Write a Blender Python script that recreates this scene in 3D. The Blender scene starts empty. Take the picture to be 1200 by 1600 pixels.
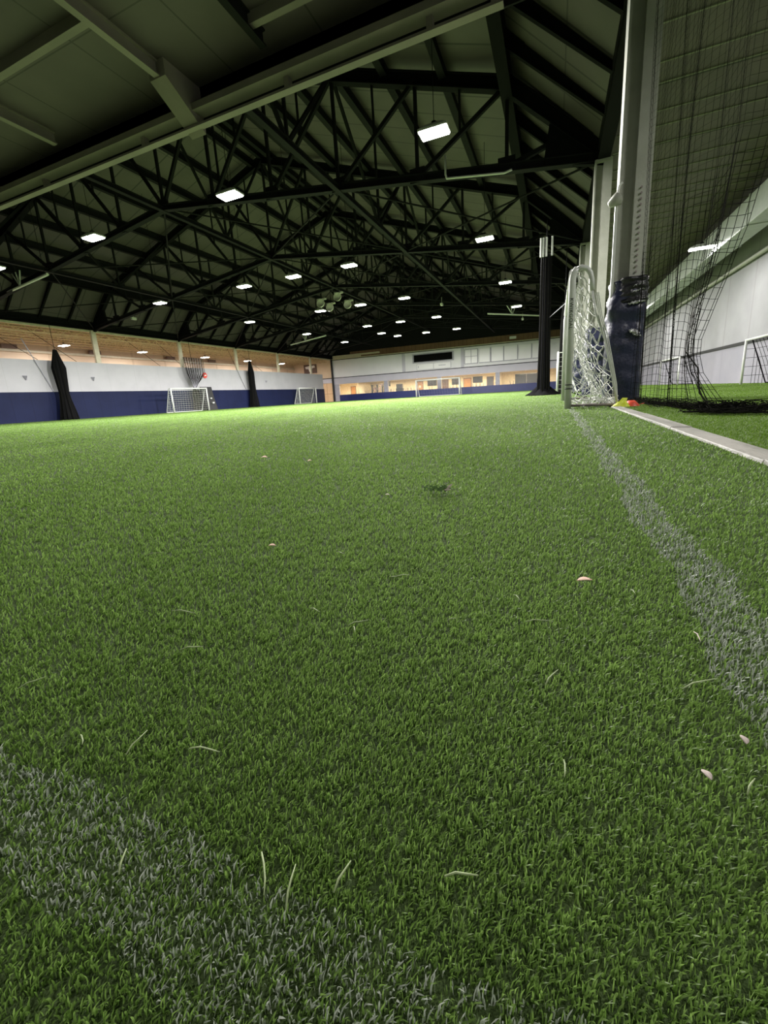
import bpy, math, random
import numpy as np
from mathutils import Vector, Matrix, noise
random.seed(7); RNG = np.random.default_rng(11)
C = bpy.context.scene.collection

# ------------------------------------------------------------------ camera
cam_d = bpy.data.cameras.new('camera'); cam = bpy.data.objects.new('camera', cam_d); C.objects.link(cam)
cam_d.sensor_fit = 'VERTICAL'; cam_d.sensor_height = 36.0; cam_d.sensor_width = 27.0
cam_d.lens = 629.97 / 1600 * 36.0
cam_d.shift_x = (600 - 606.8) / 1600; cam_d.shift_y = -(800 - 759.9) / 1600
cam_d.clip_start = 0.01; cam_d.clip_end = 300
yaw, pitch, roll = .3943, -.2194, -.0587
fw = Vector((-math.sin(yaw)*math.cos(pitch), math.cos(yaw)*math.cos(pitch), math.sin(pitch)))
rt = Vector((math.cos(yaw), math.sin(yaw), 0)); up = rt.cross(fw)
r2 = math.cos(roll)*rt + math.sin(roll)*up; u2 = -math.sin(roll)*rt + math.cos(roll)*up
cam.matrix_world = Matrix(((r2.x, u2.x, -fw.x, 0), (r2.y, u2.y, -fw.y, 0), (r2.z, u2.z, -fw.z, .345), (0, 0, 0, 1)))
bpy.context.scene.camera = cam

# ------------------------------------------------------------------ world, exposure
w = bpy.data.worlds.new('world'); bpy.context.scene.world = w; w.use_nodes = True
w.node_tree.nodes['Background'].inputs[0].default_value = (.5, .55, .6, 1)
w.node_tree.nodes['Background'].inputs[1].default_value = .006
vs = bpy.context.scene.view_settings
vs.view_transform = 'Standard'; vs.look = 'None'; vs.gamma = 1; vs.use_curve_mapping = False
vs.exposure = 1.05
HALL_W = 720.0
NEAR_W = 120.0      # watts of each high-bay light
AISLE_W = 110.0
SIDE_W = 230.0
ROOM_W = 290.0

def area_light(loc, power, sx, sy, col=(1, .97, .9), parent=None, down=True):
    d = bpy.data.lights.new('light', 'AREA'); d.energy = power; d.color = col
    d.shape = 'RECTANGLE'; d.size = sx; d.size_y = sy
    o = bpy.data.objects.new('light', d); C.objects.link(o); o.location = loc
    if parent: o.parent = parent
    return o

# ------------------------------------------------------------------ materials
def mat(name, col, rough=.6, metal=0, col2=None, scale=3.0, bump=0, bscale=40, spec=.5, emit=None, estr=1, detail=4, stretch=None):
    m = bpy.data.materials.new(name); m.use_nodes = True
    nt = m.node_tree; b = nt.nodes['Principled BSDF']
    b.inputs['Base Color'].default_value = (*col, 1); b.inputs['Roughness'].default_value = rough
    b.inputs['Metallic'].default_value = metal; b.inputs['Specular IOR Level'].default_value = spec
    tc = nt.nodes.new('ShaderNodeTexCoord'); src = tc.outputs['Object']
    if stretch:
        mp = nt.nodes.new('ShaderNodeMapping'); mp.inputs['Scale'].default_value = stretch
        nt.links.new(src, mp.inputs[0]); src = mp.outputs[0]
    if col2 is None: col2 = tuple(c*.86 for c in col)
    n = nt.nodes.new('ShaderNodeTexNoise'); n.inputs['Scale'].default_value = scale; n.inputs['Detail'].default_value = detail
    nt.links.new(src, n.inputs['Vector'])
    r = nt.nodes.new('ShaderNodeValToRGB'); r.color_ramp.elements[0].position = .35; r.color_ramp.elements[1].position = .65
    r.color_ramp.elements[0].color = (*col, 1); r.color_ramp.elements[1].color = (*col2, 1)
    nt.links.new(n.outputs['Fac'], r.inputs[0]); nt.links.new(r.outputs[0], b.inputs['Base Color'])
    if bump:
        n2 = nt.nodes.new('ShaderNodeTexNoise'); n2.inputs['Scale'].default_value = bscale; n2.inputs['Detail'].default_value = 5
        nt.links.new(src, n2.inputs['Vector'])
        bp_ = nt.nodes.new('ShaderNodeBump'); bp_.inputs['Strength'].default_value = bump; bp_.inputs['Distance'].default_value = .05
        nt.links.new(n2.outputs['Fac'], bp_.inputs['Height']); nt.links.new(bp_.outputs[0], b.inputs['Normal'])
    if emit:
        b.inputs['Emission Color'].default_value = (*emit, 1); b.inputs['Emission Strength'].default_value = estr
    return m

def seam_mat(name, col, dark, axis, period, width, rough=.6, col2=None, second=None, bump=0):
    """panels with joints every <period> metres along an axis of the object"""
    m = mat(name, col, rough, col2=col2, scale=.8, bump=bump); nt = m.node_tree; b = nt.nodes['Principled BSDF']
    tc = nt.nodes.new('ShaderNodeTexCoord'); sp = nt.nodes.new('ShaderNodeSeparateXYZ'); nt.links.new(tc.outputs['Object'], sp.inputs[0])
    base = b.inputs['Base Color'].links[0].from_socket
    for ax, per, wd in [(axis, period, width)] + ([second] if second else []):
        d = nt.nodes.new('ShaderNodeMath'); d.operation = 'DIVIDE'; d.inputs[1].default_value = per
        nt.links.new(sp.outputs[ax], d.inputs[0])
        fr = nt.nodes.new('ShaderNodeMath'); fr.operation = 'FRACT'; nt.links.new(d.outputs[0], fr.inputs[0])
        lt = nt.nodes.new('ShaderNodeMath'); lt.operation = 'LESS_THAN'; lt.inputs[1].default_value = wd/per
        nt.links.new(fr.outputs[0], lt.inputs[0])
        mx = nt.nodes.new('ShaderNodeMix'); mx.data_type = 'RGBA'
        nt.links.new(lt.outputs[0], mx.inputs['Factor']); nt.links.new(base, mx.inputs['A']); mx.inputs['B'].default_value = (*dark, 1)
        base = mx.outputs['Result']
    nt.links.new(base, b.inputs['Base Color'])
    return m

def blade_mat(name, c1, c2, rough=.35, trans=.25, spec=.6):
    m = bpy.data.materials.new(name); m.use_nodes = True; nt = m.node_tree; b = nt.nodes['Principled BSDF']
    at = nt.nodes.new('ShaderNodeAttribute'); at.attribute_name = 'tint'
    r = nt.nodes.new('ShaderNodeValToRGB'); r.color_ramp.elements[0].color = (*c1, 1); r.color_ramp.elements[1].color = (*c2, 1)
    nt.links.new(at.outputs['Fac'], r.inputs[0]); nt.links.new(r.outputs[0], b.inputs['Base Color'])
    b.inputs['Roughness'].default_value = rough; b.inputs['Specular IOR Level'].default_value = spec
    tr = nt.nodes.new('ShaderNodeBsdfTranslucent'); nt.links.new(r.outputs[0], tr.inputs[0])
    mx = nt.nodes.new('ShaderNodeMixShader'); mx.inputs[0].default_value = trans
    nt.links.new(b.outputs[0], mx.inputs[1]); nt.links.new(tr.outputs[0], mx.inputs[2])
    nt.links.new(mx.outputs[0], nt.nodes['Material Output'].inputs[0])
    return m

M = {}
M['turf_base'] = mat('turf_base', (.075, .12, .032), .9, col2=(.05, .085, .022), scale=60, bump=.5, bscale=200)
M['turf_base_side'] = mat('turf_base_side', (.11, .185, .03), .9, col2=(.08, .14, .022), scale=30, bump=.3, bscale=150)
M['blade'] = blade_mat('turf_blade', (.112, .205, .036), (.31, .475, .125), trans=.58)
M['blade_side'] = blade_mat('turf_blade_side', (.11, .21, .022), (.20, .32, .045), rough=.6, spec=.2, trans=.4)
M['blade_white'] = blade_mat('turf_blade_white', (.30, .35, .27), (.62, .65, .58), trans=.35)
M['steel_dark'] = mat('steel_dark', (.012, .012, .013), .75, bump=.1, spec=.12)
M['steel_black'] = mat('steel_black', (.006, .006, .007), .8, spec=.1)
M['steel_pale'] = mat('steel_pale', (.42, .43, .37), .55, col2=(.36, .37, .31), bump=.15, bscale=25)
M['steel_green'] = mat('steel_green', (.27, .23, .215), .6, col2=(.22, .19, .18), scale=1.2, bump=.1)
M['cream'] = mat('cream_paint', (.66, .60, .46), .55)
M['deck'] = seam_mat('roof_deck', (.085, .070, .070), (.025, .021, .022), 1, 1.25, .07, col2=(.068, .057, .057), second=(0, 2.07, .03))
M['soffit'] = seam_mat('aisle_soffit', (.115, .090, .100), (.05, .042, .045), 0, 2.4, .04, col2=(.095, .075, .084), second=(1, 2.4, .03))
M['soffit_r'] = mat('aisle_boards', (.120, .098, .098), .7, col2=(.092, .078, .078), scale=.9, bump=.2, bscale=6)
M['rib'] = mat('rib', (.23, .24, .17), .6)
M['rib_dark'] = mat('rib_dark', (.035, .036, .026), .8)
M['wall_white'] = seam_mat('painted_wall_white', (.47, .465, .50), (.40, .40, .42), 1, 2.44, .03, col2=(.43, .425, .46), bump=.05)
M['wall_blue'] = seam_mat('wall_pad_navy', (.010, .015, .055), (.006, .009, .035), 1, 1.22, .03, rough=.6, col2=(.008, .012, .045), bump=.15)
M['wall_blue'].node_tree.nodes['Principled BSDF'].inputs['Specular IOR Level'].default_value = .15
M['vinyl'] = mat('navy_vinyl', (.018, .022, .055), .33, col2=(.013, .016, .042), bump=.25, bscale=18)
M['black_vinyl'] = mat('black_vinyl', (.010, .010, .013), .3, bump=.4, bscale=14)
M['silver'] = mat('silver_tape', (.62, .63, .64), .25, metal=.7, bump=.5, bscale=30)
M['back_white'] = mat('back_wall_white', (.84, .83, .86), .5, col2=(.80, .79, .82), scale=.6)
M['back_panel'] = mat('back_wall_panel', (.90, .89, .90), .3, col2=(.87, .86, .87), scale=.6)
M['back_grey'] = mat('back_wall_grey', (.58, .56, .64), .5, col2=(.54, .52, .60), scale=.6)
M['pier'] = mat('pier_grey', (.44, .43, .50), .5)
M['blueboard'] = mat('dasher_board_navy', (.022, .032, .15), .4, bump=.05)
M['black'] = mat('matt_black', (.008, .008, .009), .6)
M['net_black'] = mat('black_netting', (.016, .016, .014), .95, spec=.0)
M['net_dark'] = mat('black_net_drape', (.008, .008, .009), .95, bump=.7, bscale=30, spec=.05)
M['net_white'] = mat('white_net_cord', (.74, .76, .70), .6)
M['white_metal'] = mat('white_powder_coat', (.72, .74, .70), .3, col2=(.66, .68, .64), bump=.03)
M['concrete'] = mat('plank', (.42, .40, .36), .5, col2=(.25, .245, .215), scale=2.2, bump=.25, bscale=30, stretch=(3, .6, 1))
M['brown_wood'] = seam_mat('brown_boards', (.20, .105, .055), (.09, .045, .025), 0, .62, .05, col2=(.15, .075, .04))
M['joist'] = mat('joist_wood', (.74, .56, .34), .7, col2=(.60, .44, .25), scale=6)
M['wood_deck'] = mat('wood_deck', (.50, .36, .20), .8, col2=(.32, .22, .12), scale=1.1)
M['peach'] = seam_mat('peach_wall', (.74, .58, .42), (.62, .47, .33), 1, 4.1, .25, col2=(.70, .54, .39))
M['room_wall'] = mat('cream_room_wall', (.86, .74, .50), .6)
M['room_ceiling'] = mat('room_ceiling', (.85, .76, .58), .7)
M['room_floor'] = mat('room_floor', (.20, .14, .09), .5)
M['door_orange'] = mat('orange_wood_door', (.52, .24, .06), .45, bump=.05)
M['door_tan'] = mat('tan_wood_door', (.46, .25, .12), .5)
M['door_dark'] = mat('dark_door', (.035, .03, .04), .5)
M['board_brown'] = mat('brown_board', (.17, .11, .09), .6)
M['plywood'] = mat('plywood', (.80, .55, .33), .5, col2=(.72, .48, .27), scale=2, stretch=(6, 6, 1))
M['screen'] = mat('screen_glass', (.05, .05, .055), .15)
M['score'] = mat('scoreboard_black', (.006, .006, .006), .9, spec=.05)
M['red'] = mat('red_plastic', (.75, .05, .03), .4)
M['yellow'] = mat('yellow_plastic', (.72, .80, .06), .45)
M['orange_red'] = mat('orange_red_plastic', (.85, .10, .05), .45)
M['leaf'] = mat('dry_leaf', (.85, .58, .46), .7, col2=(.75, .46, .36), scale=80)
M['straw'] = mat('straw', (.40, .48, .25), .55, col2=(.30, .38, .18), scale=100)
M['crumb'] = mat('pale_crumb', (.65, .55, .50), .7)
M['torn'] = mat('torn_turf', (.13, .24, .07), .7)
M['emit'] = mat('light_panel', (1, 1, 1), .5, emit=(1, .985, .95), estr=14)
M['emit_warm'] = mat('light_disc', (1, 1, 1), .5, emit=(1, .93, .75), estr=9)
M['duct'] = mat('galvanised_duct', (.45, .48, .45), .45, metal=.0, col2=(.40, .43, .40), scale=4, bump=.2, bscale=8)
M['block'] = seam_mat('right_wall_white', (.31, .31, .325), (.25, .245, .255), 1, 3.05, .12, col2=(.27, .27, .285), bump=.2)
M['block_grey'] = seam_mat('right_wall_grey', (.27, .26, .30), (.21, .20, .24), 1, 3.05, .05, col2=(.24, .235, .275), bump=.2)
M['chair'] = mat('chair_dark', (.03, .03, .03), .5)
M['chrome'] = mat('chair_leg', (.25, .22, .2), .3, metal=.6)
M['text'] = mat('black_ink', (.012, .012, .012), .6)
M['horn'] = mat('horn_speaker', (.62, .60, .56), .4)
M['glass'] = None
g = bpy.data.materials.new('clear_glass'); g.use_nodes = True
nt = g.node_tree; gb = nt.nodes['Principled BSDF']; gb.inputs['Base Color'].default_value = (.95, .97, .97, 1)
gb.inputs['Roughness'].default_value = .03; gb.inputs['Alpha'].default_value = .08
M['glass'] = g

# ------------------------------------------------------------------ mesh builder
class MB:
    def __init__(s): s.v = []; s.f = []
    def add(s, vs_, fs):
        n = len(s.v); s.v += [tuple(p) for p in vs_]; s.f += [tuple(i+n for i in f) for f in fs]; return s
    def box(s, x0, x1, y0, y1, z0, z1):
        return s.add([(x0,y0,z0),(x1,y0,z0),(x1,y1,z0),(x0,y1,z0),(x0,y0,z1),(x1,y0,z1),(x1,y1,z1),(x0,y1,z1)],
                     [(0,3,2,1),(4,5,6,7),(0,1,5,4),(1,2,6,5),(2,3,7,6),(3,0,4,7)])
    def beam(s, a, b, w_, h_, upv=(0,0,1)):
        a = Vector(a); b = Vector(b); d = (b-a).normalized(); u = Vector(upv)
        if abs(d.dot(u)) > .97: u = Vector((1,0,0)) if abs(d.x) < .9 else Vector((0,1,0))
        sd = d.cross(u).normalized(); u = sd.cross(d).normalized()
        q = [(-1,-1),(1,-1),(1,1),(-1,1)]
        vs_ = [p + sd*(w_/2*i) + u*(h_/2*j) for p in (a,b) for i,j in q]
        return s.add(vs_, [(0,1,2,3),(7,6,5,4),(0,4,5,1),(1,5,6,2),(2,6,7,3),(3,7,4,0)])
    def ibeam(s, a, b, w_, h_, t=.03, upv=(0,0,1)):
        a = Vector(a); b = Vector(b); d = (b-a).normalized(); u = Vector(upv)
        if abs(d.dot(u)) > .97: u = Vector((1,0,0))
        sd = d.cross(u).normalized(); u = sd.cross(d).normalized()
        s.beam(a+u*(h_/2-t/2), b+u*(h_/2-t/2), w_, t, u); s.beam(a-u*(h_/2-t/2), b-u*(h_/2-t/2), w_, t, u)
        return s.beam(a, b, t, h_-2*t, u)
    def tube(s, pts, r, n=8, cap=True):
        pts = [Vector(p) for p in pts]; N = len(pts); base = len(s.v)
        rr = r if isinstance(r, (list, tuple)) else [r]*N
        d0 = (pts[1]-pts[0]).normalized(); ref = Vector((0,0,1)) if abs(d0.z) < .9 else Vector((1,0,0))
        sd = d0.cross(ref).normalized()
        for i, p in enumerate(pts):
            d = (pts[min(i+1,N-1)]-pts[max(i-1,0)])
            d = d.normalized() if d.length > 1e-9 else d0
            sd = (sd - d*sd.dot(d)); sd = sd.normalized() if sd.length > 1e-6 else d.orthogonal().normalized()
            u = d.cross(sd)
            for k in range(n):
                a = 2*math.pi*k/n; q = p + (sd*math.cos(a)+u*math.sin(a))*rr[i]; s.v.append((q.x,q.y,q.z))
        for i in range(N-1):
            for k in range(n):
                k2 = (k+1) % n
                s.f.append((base+i*n+k, base+i*n+k2, base+(i+1)*n+k2, base+(i+1)*n+k))
        if cap and n > 3:
            s.f.append(tuple(base+k for k in reversed(range(n)))); s.f.append(tuple(base+(N-1)*n+k for k in range(n)))
        return s
    def lathe(s, prof, n=20, o=(0,0,0)):
        base = len(s.v)
        for r, z in prof:
            for k in range(n):
                a = 2*math.pi*k/n; s.v.append((o[0]+r*math.cos(a), o[1]+r*math.sin(a), o[2]+z))
        for i in range(len(prof)-1):
            for k in range(n):
                k2 = (k+1) % n; s.f.append((base+i*n+k, base+i*n+k2, base+(i+1)*n+k2, base+(i+1)*n+k))
        return s
    def loft(s, rings, cap=True, closed=True):
        base = len(s.v); n = len(rings[0])
        for r in rings: s.v += [tuple(p) for p in r]
        for i in range(len(rings)-1):
            for k in range(n if closed else n-1):
                k2 = (k+1) % n; s.f.append((base+i*n+k, base+i*n+k2, base+(i+1)*n+k2, base+(i+1)*n+k))
        if cap and closed: s.f.append(tuple(base+k for k in reversed(range(n)))); s.f.append(tuple(base+(len(rings)-1)*n+k for k in range(n)))
        return s
    def build(s, name, m, parent=None, smooth=False, bevel=0, loc=None):
        me = bpy.data.meshes.new(name)
        vv = s.v
        if loc is not None: vv = [(a-loc[0], b-loc[1], c-loc[2]) for a,b,c in s.v]
        me.from_pydata(vv, [], s.f); me.update()
        me.materials.append(m)
        if smooth: me.polygons.foreach_set('use_smooth', [True]*len(me.polygons))
        o = bpy.data.objects.new(name, me); C.objects.link(o)
        if loc is not None and parent is None: o.location = loc
        if parent: o.parent = parent
        if bevel:
            md = o.modifiers.new('bevel', 'BEVEL'); md.width = bevel; md.segments = 2; md.limit_method = 'ANGLE'
        return o

def tag(o, label, cat, group=None, kind=None):
    o['label'] = label; o['category'] = cat
    if group: o['group'] = group
    if kind: o['kind'] = kind
    return o
def empty(name, loc=(0,0,0), rz=0):
    o = bpy.data.objects.new(name, None); C.objects.link(o); o.location = loc; o.rotation_euler = (0,0,rz); o.empty_display_size = .1
    return o
def struct(name, mb, m, label=None, **k):
    o = mb.build(name, m, **k); o['kind'] = 'structure'
    if label: o['label'] = label
    return o
def copy_tree(o, parent=None):
    c = o.copy(); C.objects.link(c)
    if parent: c.parent = parent
    for ch in list(o.children): copy_tree(ch, c)
    return c
ORD = ['first','second','third','fourth','fifth','sixth','seventh','eighth','ninth','tenth','eleventh','twelfth','thirteenth','fourteenth','fifteenth','sixteenth']

# ------------------------------------------------------------------ key dimensions
CX, LX, YB = 1.2, -35.57, 63.6            # right column line, left partition wall, back wall
RX = 8.2                                   # right wall
COLS = [9.3, 16.0, 24.0, 32.3, 40.4, 48.5, 56.8]
EAVE = 7.07; KX = 2.9; KZ = 10.0; MID = (CX+LX)/2; RZ = 15.1
G = -.011                                  # floor under the turf pile; blade tips reach about zero

# ------------------------------------------------------------------ floor
mb = MB(); mb.add([(LX-.2,-12,G),(.79,-12,G),(.79,YB+.2,G),(LX-.2,YB+.2,G)], [(0,1,2,3)])
struct('floor', mb, M['turf_base'], 'green artificial turf floor of the main pitch')
mb = MB(); mb.add([(.93,-12,G),(RX+.2,-12,G),(RX+.2,YB+.2,G),(.93,YB+.2,G)], [(0,1,2,3)])
struct('floor', mb, M['turf_base_side'], 'smoother bright green turf floor of the right side strip')
mb = MB(); mb.box(-44, LX-.15, 2, YB+.2, G-.1, G)
struct('floor', mb, M['room_floor'], 'floor of the aisle behind the left wall')

# ------------------------------------------------------------------ ceilings and roof
def zt(x):   # underside of main roof deck
    d = min(CX-x, x-LX)
    if d < KX: return EAVE+.45 + (KZ+.35-EAVE-.45)*max(d,0)/KX
    return KZ+.35 + (RZ-KZ)*(d-KX)/((CX-LX)/2-KX)
mb = MB(); xs = [LX, LX+KX, MID, CX-KX, CX]
for i in range(4):
    a, b = xs[i], xs[i+1]; za, zb = zt(a), zt(b)
    mb.add([(a,9.0,za),(b,9.0,zb),(b,YB+.2,zb),(a,YB+.2,za),(a,9.0,za+.15),(b,9.0,zb+.15),(b,YB+.2,zb+.15),(a,YB+.2,za+.15)],
           [(0,3,2,1),(4,5,6,7),(0,1,5,4),(2,3,7,6),(0,4,7,3),(1,2,6,5)])
struct('ceiling', mb, M['deck'], 'dark olive metal roof deck over the main pitch')
# gable above near girder and above the far wall
for y, nm in ((9.33, 'wall_front'), (YB, 'wall_back')):
    mb = MB(); zb = 7.96 if y < 10 else 7.75
    top = [(x, zt(x)+.05) for x in (LX, LX+KX, MID, CX-KX, CX)]
    v = [(LX,y,zb),(CX,y,zb)] + [(x,y,z) for x,z in reversed(top)]
    v2 = [(a,b+.2,c) for a,b,c in v]; n = len(v)
    mb.add(v+v2, [tuple(range(n)), tuple(reversed(range(n,2*n)))] + [(i,(i+1)%n+0, (i+1)%n+n, i+n) for i in range(n)])
    struct(nm, mb, M['steel_dark'] if y > 10 else M['deck'], 'dark gable above the far wall' if y > 10 else 'gable above the near girder')
# near aisle soffit and its beams
mb = MB(); mb.box(-44, RX+.2, -12, 9.32, 7.95, 8.1)
struct('ceiling', mb, M['soffit'], 'olive soffit of the near end aisle')
mb = MB(); mb.box(CX+.05, RX+.2, 8.96, YB+.2, 7.5, 7.65)
struct('ceiling', mb, M['soffit_r'], 'board ceiling of the right aisle')
# soffit ribs on right aisle
mb = MB(); md_ = MB(); y = 9.6; i = 0
while y < YB-1:
    mb.box(CX+.3, RX-.1, y, y+.035, 7.47, 7.502)
    if i % 3 == 1: md_.box(CX+.3, RX-1.5+random.uniform(-1,1), y+.06, y+.13, 7.485, 7.502)
    y += random.choice((.78, 1.02, 1.22)); i += 1
struct('trim_1', mb, M['rib'], 'pale joint strips across the right aisle ceiling')
struct('trim_2', md_, M['rib_dark'], 'dark joint gaps across the right aisle ceiling')

# near girder (pale, lit side faces the camera)
gd = empty('edge_girder', (-16, 9.1, 7.07)); tag(gd, 'long pale green steel girder along the edge of the near ceiling', 'girder')
def gb_(mb, name, m, parent=gd):
    o = mb.build(name, m); o.parent = parent; o.matrix_parent_inverse = Matrix.Translation(-Vector(parent.location)); return o
gb_(MB().box(-43.5, -1.05, 9.10, 9.27, 7.05, 7.10), 'bottom_flange', M['steel_green'])
gb_(MB().box(-43.5, CX, 9.33, 9.37, 7.12, 7.95), 'web', M['steel_dark'])  # dark colour stands for the shade in the slot above the flange
gb_(MB().box(-43.5, CX, 8.97, 9.31, 7.30, 7.44), 'fascia_channel', M['steel_green'])
for x in (-1.2, -2.4, -5.65, -10.15, -14.4, -18.6, -22.9):
    gb_(MB().box(x-.06, x+.06, 9.11, 9.26, 7.10, 7.31), 'clip_plate', M['steel_green'])
gb_(MB().add([(-8.72,8.3,7.62),(-8.25,8.3,7.62),(-8.25,9.35,6.98),(-8.72,9.35,6.98),(-8.72,8.3,7.95),(-8.25,8.3,7.95),(-8.25,9.35,7.95),(-8.72,9.35,7.95)],
   [(0,3,2,1),(4,5,6,7),(0,1,5,4),(1,2,6,5),(2,3,7,6),(3,0,4,7)]), 'haunch_bracket', M['steel_green'])
for k, x in enumerate((-17.6, -13.0, -8.5, -5.9, -3.2)):
    o = MB().ibeam((x, -2.8, 7.8), (x, 8.75, 7.8), .16, .3, .03).build('ceiling_beam', M['steel_green'] if k != 3 else M['steel_dark'])
    tag(o, ['pale ceiling beam farthest left in the near aisle', 'pale ceiling beam second from the left in the near aisle', 'pale ceiling beam running into the haunch bracket of the girder',
            'dark ceiling beam just right of the haunch bracket', 'pale ceiling beam nearest the right end of the girder'][k], 'beam', 'ceiling beams of the near aisle')
for k, (a, b, y) in enumerate(((-13.0,-8.5,6.9), (-5.9,-3.2,8.35), (-8.5,-5.9,5.6))):
    o = MB().box(a, b, y-.07, y+.07, 7.75, 7.95).build('cross_beam', M['steel_green'])
    tag(o, ['short cross beam left of the beam with the haunch', 'short cross beam close to the girder at upper middle', 'short cross beam between the haunch beam and the dark beam'][k], 'beam')

# eave beams
for s, x in (('right', CX), ('left', LX)):
    mb = MB().ibeam((x, 9.3, EAVE+.3), (x, YB, EAVE+.3), .34, .62, .04)
    mb.box(x-.17, x+.17, 9.3, YB, EAVE+.28, EAVE+.55)
    tag(mb.build('eave_beam', M['steel_black']), f'black eave beam along the {s} side of the hall roof', 'beam')
    kx = CX-KX if s == 'right' else LX+KX
    mb = MB().ibeam((kx, 9.3, KZ-.15), (kx, YB-.1, KZ-.15), .34, .8, .05)
    mb.box(kx-.1, kx+.1, 9.3, YB-.1, KZ-.5, KZ+.1)
    tag(mb.build('knee_beam', M['steel_black']), f'black lengthwise beam at the top of the steep {s} roof slope', 'beam')

# rafters on the steep side slopes
edges = COLS + [YB]
for s in ('right', 'left'):
    for b in range(len(edges)-1):
        for k in range(1, 4):
            y = edges[b] + (edges[b+1]-edges[b])*k/4
            if s == 'right': a_, c_ = (CX, y, EAVE+.45), (CX-KX, y, KZ+.1)
            else: a_, c_ = (LX, y, EAVE+.45), (LX+KX, y, KZ+.1)
            o = MB().ibeam(a_, c_, .13, .34, .025).build('rafter', M['steel_black'])
            place = 'nearest bay' if b == 0 else ('farthest bay' if b == len(edges)-2 else f'bay behind the {ORD[b-1]} roof truss')
            tag(o, f'{["front","middle","rear"][k-1]} thin dark rafter of the {s} roof slope, {place}', 'rafter', f'rafters of the {s} roof slope')

# purlins along the hall
half = (CX-LX)/2
for s in ('right', 'left'):
    for k in range(7):
        d = KX + 2.1*(k+1)
        if d > half-.4: continue
        x = CX-d if s == 'right' else LX+d
        z = zt(x)-.2
        o = MB().ibeam((x, 9.2, z), (x, YB-.05, z), .24, .42, .04).build('purlin', M['steel_dark'])
        tag(o, f'dark lengthwise purlin under the roof deck, {ORD[k]} up from the {s} knee beam', 'purlin', 'purlins under the hall roof')
tag(MB().ibeam((MID, 9.2, RZ+.1), (MID, YB-.05, RZ+.1), .2, .4, .03).build('ridge_beam', M['steel_dark']), 'dark ridge beam along the top of the hall roof', 'beam')

# trusses
def zb(x):
    d = min(CX-x, x-LX); return 7.05 + 2.35*min(d/half, 1)
nodes_r = [CX, CX-KX, CX-KX-3.1, CX-KX-6.3, CX-KX-9.4, CX-KX-12.5, MID]
nodes = nodes_r + [LX+(CX-x) for x in reversed(nodes_r[:-1])]
def ztop(x): return zt(x)-.45
def truss(y, label):
    t = empty('roof_truss', (MID, y, EAVE)); tag(t, label, 'truss', 'dark steel roof trusses')
    inv = Matrix.Translation(-Vector(t.location))
    def P(mb, nm, m=M['steel_dark']):
        o = mb.build(nm, m); o.parent = t; o.matrix_parent_inverse = inv; return o
    mb = MB()
    pts = [(CX,y,EAVE+.25),(CX-KX,y,KZ-.1),(MID,y,ztop(MID)),(LX+KX,y,KZ-.1),(LX,y,EAVE+.25)]
    for a, b in zip(pts, pts[1:]): mb.ibeam(a, b, .28, .42, .04); mb.beam(a, b, .12, .3)
    P(mb, 'top_chord', M['steel_black'])
    mb = MB()
    for x0, x1 in ((CX, MID), (MID, LX)):
        a, b = (x0, y, zb(x0)+.12), (x1, y, zb(x1)+.12)
        mb.ibeam(a, b, .26, .26, .03)
    P(mb, 'bottom_chord')
    for i, x in enumerate(nodes):
        if 0 < i < len(nodes)-1: P(MB().beam((x, y, zb(x)+.15), (x, y, ztop(x)), .11, .11), 'web_member')
        if i < len(nodes)-1:
            x2 = nodes[i+1]
            left = x > MID
            if i == 0: a, b = (x2, y, zb(x2)+.15), (x+(x2-x)*.35, y, ztop(x+(x2-x)*.35))
            elif i == len(nodes)-2: a, b = (x, y, zb(x)+.15), (x2+(x-x2)*.35, y, ztop(x2+(x-x2)*.35))
            elif left: a, b = (x, y, ztop(x)), (x2, y, zb(x2)+.15)
            else: a, b = (x, y, zb(x)+.15), (x2, y, ztop(x2))
            P(MB().beam(a, b, .13, .13), 'web_member')
            if 0 < i < len(nodes)-2:
                xm = (x+x2)/2
                P(MB().beam((xm, y, (ztop(xm)+zb(xm))/2), (xm, y, ztop(xm)), .07, .07), 'web_member')
    for sx, x in ((-1, CX), (1, LX)):
        z = EAVE
        mb = MB()
        v = [(x, z-.12), (x+sx*1.75, z+.28), (x+sx*1.6, z+1.35), (x+sx*.5, z+.9), (x, z+.65)]
        n = len(v); mb.add([(a, y-.09, c) for a, c in v]+[(a, y+.09, c) for a, c in v],
                     [tuple(range(n)), tuple(reversed(range(n,2*n)))]+[(i, (i+1)%n, (i+1)%n+n, i+n) for i in range(n)])
        P(mb, 'gusset_plate', M['steel_black'])
    for i, x in enumerate(nodes[1:-1]):
        P(MB().box(x-.28, x+.28, y-.06, y+.06, zb(x)-.02, zb(x)+.45), 'gusset_plate')
    return t
names = ['nearest dark roof truss, its right end over the second pale column', 'second dark roof truss counting away from the camera', 'third dark roof truss counting away from the camera',
         'fourth dark roof truss, at the middle of the hall', 'second roof truss before the far wall', 'last dark roof truss before the far wall']
for y, l in zip(COLS[1:], names): truss(y, l)
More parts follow.
